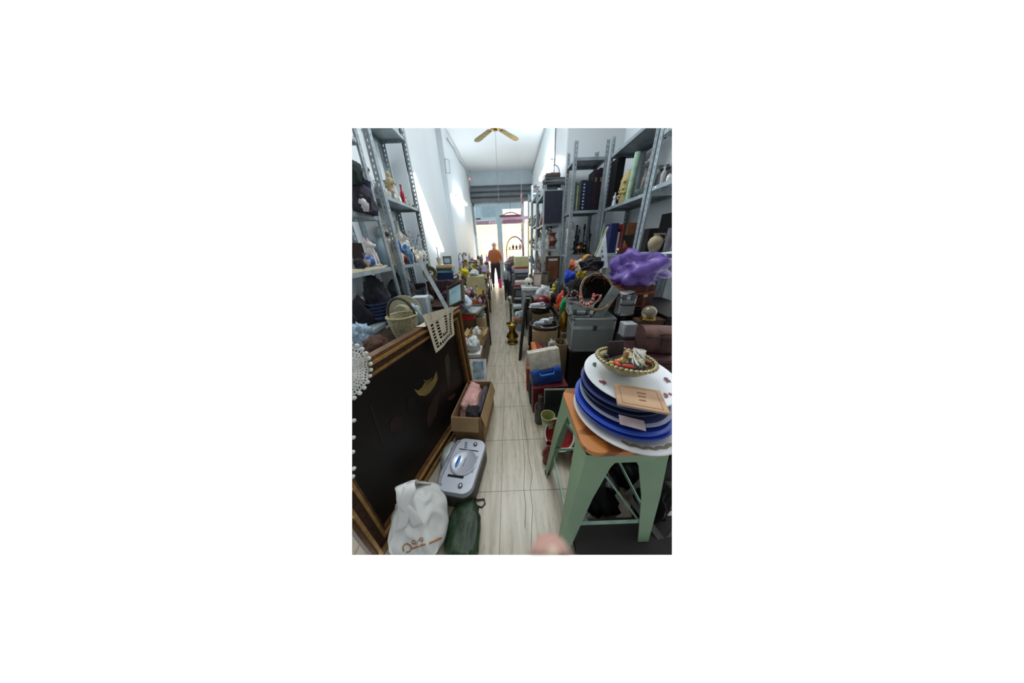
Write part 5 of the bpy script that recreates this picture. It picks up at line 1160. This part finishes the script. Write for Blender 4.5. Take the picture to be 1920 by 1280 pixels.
carton((.44, 2.92, 0), .26, .66, '#8a7a5c', label='brown carton between the side desk and the shoe tray', d=.5)
z = .662
lump((.42, 2.76, z), .26, .13, '#17181c', 'black leather jacket folded on the brown carton', 'jacket', seed=80, d=.24)
shoe((.36, 2.66, z + .10), .24, .08, '#b3bac0', 'grey-white trainer on the black jacket', rz=R(160))
helmet((.46, 2.98, z), .24, .19, '#6a0f1a', 'glossy dark red crash helmet on the brown carton')
lump((.50, 3.20, .66), .24, .26, '#c3cbd0', 'white plastic bag puffed up behind the red helmet', 'bag', seed=81, m=plastic('#c9d0d3'), name='plastic_bag')
carton((.46, 3.27, 0), .3, .655, '#4a3626', label='dark brown box under the white plastic bag', d=.2)
z = .742
lump((.70, 2.88, z), .24, .22, '#101012', 'black fleece garment beside the red helmet', 'garment', seed=82, d=.4)
lump((.67, 2.56, z), .17, .22, '#cf4020', 'bright orange-red bag on the right heap', 'bag', seed=83, d=.14, m=mat('#d2441f', .5, 0, .15, 10), name='orange_bag')
lump((.67, 2.38, z), .13, .12, '#8f8078', 'taupe cloth bag below the orange-red bag', 'bag', seed=84, d=.14)
# colourful heap at the back of the big table
heap('on the big dark table', .58, 1.33, 2.72, 3.27, .742, 5, 4, .15, 110, hi=2, cols=[COLN[3], COLN[5], COLN[7], COLN[8], COLN[13], COLN[15], COLN[10], COLN[1], COLN[0], COLN[12], COLN[4]], tops=('crumpled cloth', 'soft toy', 'crumpled cloth', 'shoe', 'bowl', 'lady figurine'), base=('box', 'flat box', 'book'))
for (px, py, d, w_, h, c, lab) in ((1066, 521, 2.6, .13, .09, '#1c3fae', 'royal blue cloth on the right heap'), (1087, 512, 2.65, .14, .07, '#c9b42c', 'yellow cloth on the right heap'), (1060, 548, 2.35, .12, .14, '#1f9a5c', 'emerald green cloth beside the alloy case'), (1075, 497, 2.72, .11, .07, '#b4623c', 'orange-brown toy-coloured cloth on the right heap'), (1098, 488, 2.8, .12, .08, '#c78a34', 'golden yellow cloth at the back of the right heap'), (1085, 500, 2.66, .12, .08, '#c3b5a4', 'cream knitted cloth on the right heap')):
    x, y, z = D(px, py + 10, d); zz = max(z, .80) if px != 1060 else .743
    lump((x, y, zz), w_, h + .05, c, lab, seed=int(px), d=.14)
# white leaning placard with blue print
t = thing('placard', 'white triangular placard with faint blue print leaning on the right heap', 'placard', D(1126, 500, 2.35))
M_ = Matrix.Translation(-Vector(D(1126, 500, 2.35)))
b = MB(); b.M = M_; q = [Vector(D(1110, 502, 2.3)), Vector(D(1140, 502, 2.35)), Vector(D(1136, 437, 2.5))]; n_ = Vector((0, .008, 0))
vs = [b.bm.verts.new(p) for p in q] + [b.bm.verts.new(p + n_) for p in q]; b.bm.faces.new(vs[:3]); b.bm.faces.new(vs[3:][::-1])
for i in range(3): j = (i + 1) % 3; b.bm.faces.new((vs[i], vs[3 + i], vs[3 + j], vs[j]))
for v in b.bm.verts: v.co = M_ @ v.co
b.build('board', mat('#c9d3d6', .7), t)
b = MB()
for k in range(3): p = Vector(D(1129 + k, 471 + 10 * k, 2.36)) + M_.translation; b.box(p.x, p.y, p.z, .03, .003, .018, (0, R(70), 0))
b.build('blue_print', mat('#7b93ad', .6), t)
wire('pole', [D(1108, 497, 2.5), D(1140, 425, 2.62)], .012, '#9a9c78', 'pale olive pole leaning across the right heap', 'pole')
wire('pole', [D(1116, 497, 2.5), D(1133, 420, 3.0)], .008, '#5f7a70', 'thin green pole leaning beside the olive one', 'pole')

# --- flight cases
chest((.83, 1.99, 0), .45, .38, .53, '#141110', 'black chest under the big aluminium case')
mc = case((.80, 1.93, .532), .40, .355, '#7e8886', 'large grey aluminium flight case on the black chest', d=.28, rz=R(-7), lat=(.04,), hd=False)
case((.68, 1.95, .889), .22, .145, '#98a3a4', 'small aluminium case on the left of the large flight case', d=.22, rz=R(-7), seam=.3)
carton((1.085, 1.86, 0), .035, .89, '#1b1716', label='narrow dark box under the upright equipment case', d=.06)
case((1.085, 1.86, .892), .14, .19, '#8a9092', 'upright grey equipment case right of the necklace basket', d=.09, rz=R(-5), seam=.92)
MB().box(0, 0, 0, .09, .03, .36, bev=.003).build('slab', mat('#76807c', .5), None, label='pale grey slab leaning between the necklace basket and the equipment case', cat='slab', loc=D(1134, 572, 1.86), rot=(R(-8), R(32), 0))
carton((1.08, 1.86, .889), .05, .02, '#9aa4a6', label='small pale block under the leaning slab', d=.04)
MB().box(0, 0, 0, .14, .11, .006).build('white_folder', mat('#b0b9bb', .6), None, label='white folder on top of the equipment case', cat='folder', loc=(1.08, 1.90, 1.10), rot=(R(8), R(-6), R(25)))
# necklace basket lying open to the camera
nb = thing('necklace_basket', 'dark round basket lying open towards the aisle, hung with bead necklaces', 'basket', D(1117, 548, 1.89), rot=(R(66), R(12), R(6)))
MB().lathe([(0, -.14), (.10, -.14), (.15, -.07), (.165, .0), (.17, .02), (.155, .02), (.15, .0), (.135, -.07), (.09, -.125), (0, -.125)], seg=32).build('body', mat('#1b1512', .65, 0, .4, 50, .4, spec=.2), nb, True)
MB().tube([(.165 * math.cos(a * PI / 16), .165 * math.sin(a * PI / 16), .02) for a in range(32)], .012, 6, closed=True).build('rim', mat('#8f7a5c', .45, 0, .5, 40), nb, True)
NM = Matrix.Translation(nb.location) @ Euler(nb.rotation_euler).to_matrix().to_4x4()
lump(D(1108, 506, 2.14), .22, .12, '#0e0c0d', 'black handbag draped over the top of the necklace basket', 'bag', seed=90, d=.18, name='handbag', m=mat('#0d0b0c', .6, spec=.25))
for k in range(5):
    pts_ = [Vector(D(1072 + k * 9, 540 - 3 * k, 1.86)), Vector(D(1092 + 6 * k, 508 + 3 * k, 1.86)), Vector(D(1118 + 5 * k, 503 + 5 * k, 1.88)), Vector(D(1133, 520 + 4 * k, 1.9))]
    MB().tube(pts_, .0035, 5).build('leather_lace', leather('#4a2c26'), None, True, label=('first', 'second', 'third', 'fourth', 'fifth')[k] + ' brown leather cord looping over the necklace basket, counted from the left', cat='cord')
def arcbeads(name, pix, d, n, r_, c, lab, c2=None):
    t = thing(name, lab, 'necklace', D(*pix[0], d)); P = [Vector(D(x, y, d)) for x, y in pix]; o = P[0]
    b = MB(); b2 = MB(); seg = len(P) - 1
    for k in range(n):
        u = k / (n - 1) * seg; i = min(int(u), seg - 1); f = u - i; p0 = P[max(i - 1, 0)]; p1 = P[i]; p2 = P[i + 1]; p3 = P[min(i + 2, seg)]
        p = .5 * ((2 * p1) + (p2 - p0) * f + (2 * p0 - 5 * p1 + 4 * p2 - p3) * f * f + (3 * p1 - p0 - 3 * p2 + p3) * f ** 3) - o
        (b2 if (c2 and k % 2) else b).ell(p, (r_, r_, r_), seg=8, rings=6)
    b.build('beads', mat(c, .25), t, True)
    if c2: b2.build('spacer_beads', mat(c2, .3), t, True)
    else: b2.bm.free()
    return t
arcbeads('necklace', [(1088, 552), (1089, 562), (1094, 569), (1101, 571), (1108, 567), (1112, 558), (1113, 552)], 1.73, 17, .013, '#b4382a', 'chunky red and white bead necklace in the middle of the basket', '#d8b8b0')
arcbeads('necklace', [(1086, 554), (1088, 566), (1095, 574), (1103, 575), (1113, 571), (1121, 562), (1127, 553)], 1.73, 30, .0055, '#d9d3c6', 'small white bead string outside the red necklace')
arcbeads('necklace', [(1113, 560), (1118, 566), (1124, 562), (1126, 556), (1120, 553), (1115, 556)], 1.74, 16, .009, '#6e2a20', 'dark red seed bead necklace at the right of the basket', '#b5523c')
arcbeads('necklace', [(1054, 556), (1062, 563), (1072, 566), (1082, 570), (1090, 574)], 1.73, 26, .007, '#b9b6ae', 'white and black bead necklace hanging over the small aluminium case', '#2a2a2c')
arcbeads('bracelet', [(1073, 546), (1070, 552), (1073, 558), (1080, 557), (1083, 550), (1079, 545), (1073, 546)], 1.74, 16, .008, '#5a2c28', 'brown bead bracelet at the left of the necklace basket', '#9a8a84')
arcbeads('bracelet', [(1063, 540), (1066, 550), (1062, 556)], 1.76, 10, .009, '#7c6a64', 'taupe bead bracelet on the heap left of the basket')
lump(D(1076, 556, 1.96), .22, .14, '#17191b', 'black tulle scarf under the bead bracelets', seed=91, d=.12)
# --- satchel, purple bag, suitcases at right
chest((1.22, 2.08, 0), .26, .34, .93, '#17100f', 'tall black cabinet under the brown satchel at the right', rz=0)
sz_ = .932
st_ = suitcase((1.19, 2.09, sz_), .40, .222, '#4c2620', 'brown leather satchel under the purple plastic bag', d=.34, rz=R(-8), strap='#6a3b2a')
MB().tube([(-.21, -.18, .22), (-.12, -.19, .19), (.0, -.185, .14), (.08, -.185, .145), (.21, -.18, .16)], .012, 8).build('flap_edge', leather('#7c4730'), st_, True)
MB().box(-.10, -.185, .135, .045, .012, .05, bev=.004).build('buckle', metal('#b5b3ac'), st_)
lump((1.25, 2.03, 1.156), .48, .26, '#7a5fb4', 'crumpled purple plastic bag lying on the brown satchel', 'bag', seed=95, d=.42, m=mat('#654ea0', .4, 0, .15, 6, .3), name='purple_bag', amp=.65)
carton((1.06, 2.40, .931), .05, .34, '#b5b2a0', label='cream paper tube box behind the satchel', d=.05, rz=R(10))
carton((1.06, 2.40, .0), .04, .93, '#2c1c18', label='dark brown box behind the equipment case', d=.11)
chest((1.575, 2.01, 0), .40, .68, .92, '#1a1210', 'dark brown cabinet against the right wall under the purple bag', m=mat('#1a1210', .6, spec=.2))
chest((1.22, 1.40, 0), .66, .46, .52, '#120e0d', 'black chest under the maroon suitcases at the right border')
suitcase((1.14, 1.42, .522), .44, .10, '#1c1212', 'flat black suitcase on the black chest at the right border', d=.40, rz=R(-4))
suitcase((1.12, 1.41, .624), .42, .12, '#341519', 'maroon suitcase with pale piping at the right border', d=.36, rz=R(-8))
vt = thing('vanity_trunk', 'small brown leather trunk with a domed lid at the right border', 'trunk', (1.15, 1.42, .746), rz=R(-14))
MB().box(0, 0, .065, .27, .2, .13, bev=.012).build('body', leather('#4f3632'), vt, True)
b = MB(); b.M = Matrix.Translation((-.135, 0, .13)) @ Euler((PI / 2, 0, PI / 2)).to_matrix().to_4x4(); b.prism([(.1 * math.cos(a * PI / 12), .055 * math.sin(a * PI / 12)) for a in range(13)], 0, .27); b.build('domed_lid', leather('#5b403a'), vt)
MB().box(0, -.104, .10, .05, .01, .06, bev=.004).build('lock_plate', leather('#3a2522'), vt); MB().tube([(-.04, -.10, .15), (-.03, -.125, .17), (.03, -.125, .17), (.04, -.10, .15)], .006, 8).build('handle', leather('#3c2724'), vt, True)
MB().box(0, 0, .06, .11, .10, .12, bev=.004).build('box', mat('#a6adb0', .6), None, label='white box between the brown trunk and the flight case', cat='box', loc=(1.06, 1.70, .745))
carton((1.06, 1.705, .0), .12, .744, '#2c2a2c', label='tall charcoal carton behind the black chest at the right', d=.14)
carton((1.25, 1.72, .0), .24, .89, '#4a3222', label='brown cardboard box under the edge of the purple bag', d=.10)
t = thing('glass_lantern', 'brass-rimmed glass lantern at the right border', 'lantern', (1.22, 1.70, .892)); MB().ell((0, 0, .06), (.06, .06, .06)).build('globe', mat('#a39a80', .1, 0, .1, 5, trans=.5), t, True); MB().lathe([(.04, 0), (.065, .005), (.06, .02), (.035, .02)]).build('rim', BRASS, t, True)

# --- red box, blue case, board, bottles beside the stool
rb = carton((.345, 1.66, 0), .34, .30, '#5e1218', label='dark red box printed with a gold crest on the floor beside the aisle', d=.24, rz=R(4), m=mat('#5c1217', .5, 0, .15, 5))
b = MB()
for x, z, sx, sz in ((-.06, .23, .12, .004), (-.06, .03, .12, .004), (-.12, .13, .004, .2), (0, .13, .004, .2), (-.06, .19, .08, .008), (-.06, .16, .06, .006), (-.06, .12, .07, .008)): b.box(x, -.122, z, sx, .002, sz)
b.build('gold_print', mat('#8a6a3c', .5), rb)
carton((.185, 1.80, 0), .04, .26, '#0e0e10', label='black upright case left of the dark red box', d=.30)
tc_ = thing('tool_case', 'white and blue plastic tool case with a blue handle standing on the dark red box', 'case', (.335, 1.60, .302), rot=(R(-10), R(-7), R(5)))
MB().box(0, .04, .075, .30, .11, .15, bev=.01).build('blue_base', mat('#183a78', .4), tc_, True)
MB().box(0, .045, .245, .30, .09, .19, bev=.01).build('cream_lid', mat('#bdb8a8', .5), tc_, True)
for x in (-.105, .105): MB().box(x, -.022, .145, .07, .018, .04, bev=.006).build('latch', mat('#1f5cc0', .35), tc_, True)
MB().tube([(-.07, -.018, .125), (-.06, -.05, .115), (.06, -.05, .115), (.07, -.018, .125)], .010, 8).build('handle', mat('#2a6fd4', .35), tc_, True)
carton((.20, 1.90, .0), .10, .30, '#a8452e', label='orange-red upright box behind the tool case', d=.06)
for k, (x, y, w_, h, c, lab) in enumerate(((.245, 2.04, .05, .50, '#b5632a', 'orange book standing behind the tool case'), (.29, 2.05, .04, .50, '#6a2020', 'dark red book standing behind the tool case'), (.33, 2.02, .035, .46, '#a33a24', 'red-orange book standing behind the tool case'), (.37, 2.03, .035, .48, '#4a1c30', 'purple-brown book standing behind the tool case'))): carton((x, y, 0), w_, h, c, label=lab, cat='book', d=.20, name='book')
slim((.175, 2.03, 0), .06, .5, '#c9b0a4', label='white-capped pink bottle behind the tool case', cat='bottle')
lump((.435, 2.01, .0), .09, .54, '#b9bec6', 'white tissue bundle between the books and the brown paper box', seed=97, d=.12)
carton((.535, 1.99, 0), .12, .56, '#8a7454', label='open brown paper box below the brass pitcher', d=.16, open_=True)
lump((.535, 1.99, .30), .09, .24, '#2f2a2c', 'dark trinkets filling the brown paper box', seed=98, d=.12)
gb_ = thing('chalkboard', 'dark green board with a pale edge leaning beside the stool', 'board', (.41, 1.40, 0), rot=(R(-10), 0, R(-2)))
MB().box(0, 0, .17, .26, .012, .34).build('green_panel', mat('#0c1d1a', .35), gb_)
b = MB(); b.box(0, -.002, .343, .27, .018, .010); b.box(-.133, -.002, .17, .008, .018, .34); b.build('pale_edge', mat('#7c8078', .5), gb_)
mf = thing('tubular_frame', 'bent chrome tube frame of a folding chair behind the stool', 'chair', (.45, 1.22, 0))
MB().tube([(.22, .05, .50), (-.02, .03, .47), (-.045, .03, .455), (-.05, .02, .42), (.05, -.05, .0)], .010, 8).build('tube_leg', metal('#9aa6a6', .25), mf, True); MB().tube([(.22, .05, .50), (.24, -.05, .0)], .010, 8).build('tube_leg', metal('#9aa6a6', .25), mf, True)
bottle((.235, 1.42, 0), .10, .30, '#3c3834', label='smoky grey glass bottle in front of the dark red box', m=mat('#3a3734', .15, 0, .1, 4, spec=.6), cat='bottle', seg=20)
CUPG = mat('#8f965c', .3, 0, .1, 6)
for k in range(4): cup((.285 - .004 * k, 1.24, .001 + .045 * k), .105 + .004 * k, .12, '#b9bfa0', label=('bottom', 'second', 'third', 'top')[k] + ' cup of the olive-cream stack beside the stool', m=(CUPG if k == 3 else ceramic('#b4b9a2')), cat='cup')
lampm = painted('#a3302a', '#d8d4cc', 5)
t = thing('bowl', 'large white-rimmed red patterned bowl leaning by the stool leg', 'bowl', (.395, 1.17, .115), rot=(R(35), R(-38), 0)); MB().lathe(prof('bowl', .24, .11), seg=32).build('body', mat('#8c2a24', .35, 0, .3, 6), t, True); MB().lathe([(.112, .104), (.124, .106), (.122, .116), (.110, .114)], seg=32).build('white_rim', ceramic('#c8c5ba'), t, True)
slim((.245, 1.02, 0), .10, .20, '#6a241c', label='dark red ceramic vase on the floor by the stool leg', cat='vase', seg=20)
slim((.46, .98, 0), .12, .16, '#7a4222', label='brown ceramic vase under the stool', cat='vase', seg=20)
for k in range(6):
    t = plate((.56, 1.08, .002 + .028 * k), .24, .022, '#b9a8a0', ('lowest', 'second', 'third', 'fourth', 'fifth', 'uppermost')[k] + ' plate of the red and white stack under the stool', rim=('#a53428', '#cfcfca')[k % 2], seg=28, m=painted('#c9c8c4', '#a53428', 9))
# --- dark things under and in front of the stool on the right
carton((.78, 1.14, 0), .30, .36, '#0e0c0c', label='black box behind the stool', d=.3)
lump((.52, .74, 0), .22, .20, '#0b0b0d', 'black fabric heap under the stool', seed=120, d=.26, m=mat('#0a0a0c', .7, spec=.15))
lump((.78, .66, 0), .22, .30, '#0a0a0b', 'tall black sack added to darken the floor by the right stool leg', 'bag', seed=131, d=.2, m=mat('#0a0a0b', .7, spec=.1), name='black_filler_sack')  # black filler added to hide the brightly lit floor here
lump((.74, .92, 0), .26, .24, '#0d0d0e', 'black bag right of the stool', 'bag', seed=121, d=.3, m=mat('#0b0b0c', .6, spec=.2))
lump((.37, .60, 0), .13, .10, '#6f7772', 'crumpled grey-white plastic wrapper under the stool', 'wrapper', seed=122, d=.10, m=plastic('#6f7673'))
t = thing('desk_lamp', 'dark desk lamp head with a chrome reflector under the stool', 'lamp', (.55, .70, .20), rot=(R(-60), R(30), 0)); MB().lathe([(0, .06), (.02, .06), (.045, .02), (.05, 0), (.046, 0), (.02, .05), (0, .055)]).build('shade', mat('#1a1a1b', .4), t, True); MB().lathe([(0, .03), (.03, .01), (.044, .002), (.02, .03)]).build('reflector', metal('#b9b5a8', .15), t, True)
MB().tube([(0, 0, .06), (0, .04, .13)], .005, 6).build('stem', metal('#8a8880', .3), t, True)
t = thing('picture_frame', 'grey empty frame lying slanted in front of the black box at bottom right', 'picture frame', (.86, .56, .125), rot=(R(-62), R(-12), R(28))); b = MB()
for x in (-.13, .13): b.box(x, 0, .10, .035, .012, .26)
for z in (-.02, .22): b.box(0, 0, z, .295, .012, .035)
b.build('frame', mat('#4b4b46', .6, spec=.2), t)
chest((1.10, .93, 0), .50, .42, .50, '#0c0a0a', 'black wooden chest added to darken the right border beyond the stool', m=mat('#0b0a0a', .6, spec=.2))  # black chest added to keep the floor right of the stool dark
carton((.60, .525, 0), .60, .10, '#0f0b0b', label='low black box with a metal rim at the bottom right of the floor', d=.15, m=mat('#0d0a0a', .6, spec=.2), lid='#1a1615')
# hanging rattan arch outside right side of the door
t = thing('rattan_shelf', 'arched red-brown cane shelf stand near the shop window', 'shelf', (.24, 8.4, 0)); RM = mat('#9a5a48', .6)
A_ = [(-.32, 0, 0), (-.32, 0, 1.4)] + [(.32 * math.cos(PI - a * PI / 10), 0, 1.4 + .45 * math.sin(a * PI / 10)) for a in range(1, 10)] + [(.32, 0, 1.4), (.32, 0, 0)]
for y in (-.12, .12): MB().tube([(x, y, z) for x, _, z in A_], .018, 6).build('arch', RM, t, True)
for z in (.6, 1.0, 1.42): MB().box(0, 0, z, .62, .26, .02).build('cane_shelf', RM, t)
for z in (1.011, 1.431): row(f'on the {"middle" if z < 1.2 else "upper"} tier of the cane stand', (-.02, 8.4, z), (.5, 8.4, z), z, 4, .12, ['urn', 'vase', 'jug', 'lady figurine'], [COLN[4], COLN[9], COLN[14], COLN[8]], int(z * 100))
t = thing('hanging_rack', 'brown carved wooden rack hanging across the door glass', 'rack', (.12, 9.0, 2.58)); MB().box(0, 0, 0, .82, .05, .07, bev=.01).build('bar', wood('#7c4a3a'), t); MB().tube([(-.3, 0, .03), (-.1, 0, .11), (.1, 0, .11), (.3, 0, .03)], .015, 8).build('arched_top', wood('#7c4a3a'), t, True); MB().tube([(0, 0, .08), (0, 0, .22), (0, 0, .45)], .006, 6).build('hook', metal('#6a4a40'), t, True)
t = thing('pendant_string', 'red and white patterned string of beads hanging beside the far shelving', 'ornament', (.45, 7.4, 0)); b = MB()
for k in range(30): b.ell((0, 0, 1.5 + .05 * k), (.03, .03, .022), seg=8, rings=6)
b.build('beads', painted('#e8e2e0', '#c24a48', 16), t, True); MB().tube([(0, 0, 2.9), (0, 0, 3.96)], .004, 5).build('cord', mat('#d8d8d4'), t)

# ================================================================ THE MAN AT THE DOOR
def skin_body(name, pts, edges, rad, m, parent, loc=(0, 0, 0), root=0, sub=2):
    me = bpy.data.meshes.new(name); me.from_pydata([Vector(p) for p in pts], edges, []); o = bpy.data.objects.new(name, me); col.objects.link(o)
    sk = o.modifiers.new('skin', 'SKIN'); sk.use_smooth_shade = True
    L = me.skin_vertices[0].data
    for i, r_ in enumerate(rad): L[i].radius = (r_, r_) if not isinstance(r_, tuple) else r_
    for i in range(len(pts)): L[i].use_root = (i == root)
    ss = o.modifiers.new('sub', 'SUBSURF'); ss.levels = ss.render_levels = sub
    me.materials.append(m); o.parent = parent; o.location = loc; return o
man = thing('person', 'man seen from behind at the shop door in a rust-brown jacket and dark trousers', 'person', (-.56, 8.72, 0), rz=R(4))
SK = mat('#c08a74', .6)
P = [(0, 0, .95), (0, .0, 1.12), (0, .02, 1.32), (0, .05, 1.44), (0, .08, 1.52), (0, .11, 1.60), (0, .12, 1.68),       # 0-6 pelvis .. head top
     (-.165, .03, 1.33), (-.22, .07, 1.10), (-.20, .30, 1.02), (-.17, .37, 1.01),                                      # 7-10 left arm
     (.165, .03, 1.33), (.22, .07, 1.10), (.20, .28, .98), (.17, .36, .96),                                            # 11-14 right arm
     (-.10, 0, .90), (-.13, .02, .50), (-.13, -.02, .09), (-.13, .10, .05),                                           # 15-18 left leg
     (.10, 0, .90), (.12, .04, .50), (.13, .0, .09), (.14, .12, .05)]                                                 # 19-22 right leg
Ed = [(0, 1), (1, 2), (2, 3), (3, 4), (4, 5), (5, 6), (2, 7), (7, 8), (8, 9), (9, 10), (2, 11), (11, 12), (12, 13), (13, 14), (0, 15), (15, 16), (16, 17), (17, 18), (0, 19), (19, 20), (20, 21), (21, 22)]
Rd = [(.15, .11), (.15, .11), (.16, .11), .06, .065, .095, .07, .07, .05, .035, .03, .07, .05, .035, .03, .10, .065, .045, .04, .10, .065, .045, .04]
body = skin_body('body', P, Ed, Rd, SK, man)
for s_, w_ in ((-1, 10), (1, 14)):      # hands: palm, four fingers and a thumb, curled round what he holds
    h = Vector(P[w_]); hp = [h, h + Vector((0, .05, -.005)), h + Vector((0, .09, -.01))]; he = [(0, 1), (1, 2)]; hr = [.026, (.036, .018), (.034, .016)]
    for k, (dx, L_) in enumerate(((-.027, .06), (-.009, .07), (.009, .066), (.027, .052))):
        i = len(hp); hp += [h + Vector((dx, .10, -.012)), h + Vector((dx, .10 + L_ * .5, -.022)), h + Vector((dx, .10 + L_ * .75, -.05))]; he += [(2, i), (i, i + 1), (i + 1, i + 2)]; hr += [.010, .009, .008]
    i = len(hp); hp += [h + Vector((-s_ * .035, .04, -.01)), h + Vector((-s_ * .05, .075, -.03)), h + Vector((-s_ * .045, .10, -.045))]; he += [(1, i), (i, i + 1), (i + 1, i + 2)]; hr += [.012, .010, .009]
    skin_body('hand', hp, he, hr, SK, man, sub=1)
JK = mat('#a55f38', .8, 0, .18, 30, .3)
jp = [(0, -.01, .86), (0, -.01, 1.10), (0, .0, 1.30), (0, .04, 1.43), (-.17, .02, 1.33), (-.23, .06, 1.10), (-.19, .26, 1.03), (.17, .02, 1.33), (.23, .06, 1.10), (.19, .25, .995)]
skin_body('jacket', jp, [(0, 1), (1, 2), (2, 3), (2, 4), (4, 5), (5, 6), (2, 7), (7, 8), (8, 9)], [(.215, .15), (.225, .15), (.21, .14), .085, .10, .08, .06, .10, .08, .06], JK, man)
TR = cloth('#2a2532')
skin_body('trousers', [(0, 0, .93), (-.10, 0, .86), (-.13, .02, .50), (-.13, -.015, .10), (.10, 0, .86), (.12, .04, .50), (.13, .0, .10)], [(0, 1), (1, 2), (2, 3), (0, 4), (4, 5), (5, 6)], [(.16, .12), .115, .082, .065, .115, .082, .065], TR, man)
for s_ in (-1, 1): MB().ell((s_ * .13, .07, .04), (.048, .13, .045)).build('shoe', dark('#1b1718'), man, True)
MB().ell((0, .095, 1.615), (.086, .088, .085)).build('hair', mat('#c2a595', .85, 0, .2, 60, .4), man, True)
for s_ in (-1, 1): MB().ell((s_ * .088, .125, 1.60), (.012, .022, .032)).build('ear', SK, man, True)
MB().ell((0, .215, 1.59), (.014, .022, .022)).build('nose', SK, man, True)
for s_ in (-1, 1): MB().ell((s_ * .032, .197, 1.62), (.012, .006, .007)).build('eye', dark('#2a2220'), man, True)
MB().ell((0, .205, 1.555), (.025, .006, .006)).build('mouth', mat('#8f5048'), man, True)
MB().tube([(.072 * math.cos(a * PI / 8), .08 + .06 * math.sin(a * PI / 8), 1.475) for a in range(16)], .016, 6, closed=True).build('collar', mat('#5a2c28', .8), man, True)

# ================================================================ the photographer's fingertip, close to the lens at the bottom edge
fl_ = cam_pos + ray(1034, 1070) * .085
fg = thing('fingertip', 'blurred pink fingertip of the photographer at the bottom edge', 'finger', fl_)
q = (camD * -1 * .93 + fwd * .36).normalized().to_track_quat('Z', 'Y'); fg.rotation_mode = 'QUATERNION'; fg.rotation_quaternion = q
MB().lathe([(0, -.03), (.009, -.03), (.0098, -.012), (.0100, 0), (.0092, .005), (.0065, .0095), (.003, .0115), (0, .012)], seg=28).build('finger', mat('#ae887c', .6, 0, .08, 80), fg, True)
qi = q.inverted(); dv = qi @ (-fwd); dv.z = 0; dv.normalize()
MB().ell((dv.x * .0078, dv.y * .0078, .002), (.0036, .0036, .010)).build('fingernail', mat('#d0b4a0', .35), fg, True)

# ================================================================ keep only what the photograph could see: the model ends where its view ends
def trim():
    k = 1.0
    C = [(660, 240), (1260, 240), (1260, 1040), (660, 1040)]; rs = [ray(*c) for c in C]; inside = ray(960, 640)
    planes = []
    for i in range(4):
        n = rs[i].cross(rs[(i + 1) % 4]).normalized()
        if n.dot(inside) > 0: n = -n
        planes.append(n)                          # n points out of the view
    bpy.context.view_layer.update(); dg = bpy.context.evaluated_depsgraph_get(); dead = []
    for o in [o for o in sc.objects if o.type == 'MESH']:
        me = o.data; W = o.matrix_world; vs = [W @ v.co - cam_pos for v in me.vertices]
        if o.modifiers: continue
        out = []; gone = False
        for n in planes:
            ds = [n.dot(v) for v in vs]
            if min(ds) >= -1e-5: gone = True
            if max(ds) > 1e-4: out.append(n)
        if gone: dead.append(o); continue
        if not out: continue
        bm = bmesh.new(); bm.from_mesh(me); Wi = W.inverted(); N = W.to_3x3().transposed()
        for n in out:
            if not bm.verts: break
            r_ = bmesh.ops.bisect_plane(bm, geom=bm.verts[:] + bm.edges[:] + bm.faces[:], dist=1e-6, plane_co=Wi @ cam_pos, plane_no=(N @ n).normalized(), clear_outer=True)
            es = [e for e in r_['geom_cut'] if isinstance(e, bmesh.types.BMEdge) and e.is_valid and len(e.link_faces) == 1]
            if es:
                try: bmesh.ops.triangle_fill(bm, edges=es, use_beauty=True)
                except Exception: pass
        if not bm.faces: dead.append(o); bm.free(); continue
        nm = bpy.data.meshes.new(me.name); bm.to_mesh(nm); bm.free()
        for m in me.materials: nm.materials.append(m)
        o.data = nm
    for o in dead:
        for c in list(o.children): c.parent = o.parent
        bpy.data.objects.remove(o)
    for _ in range(3):
        for o in [o for o in sc.objects if o.type == 'EMPTY' and not o.children]: bpy.data.objects.remove(o)
trim()
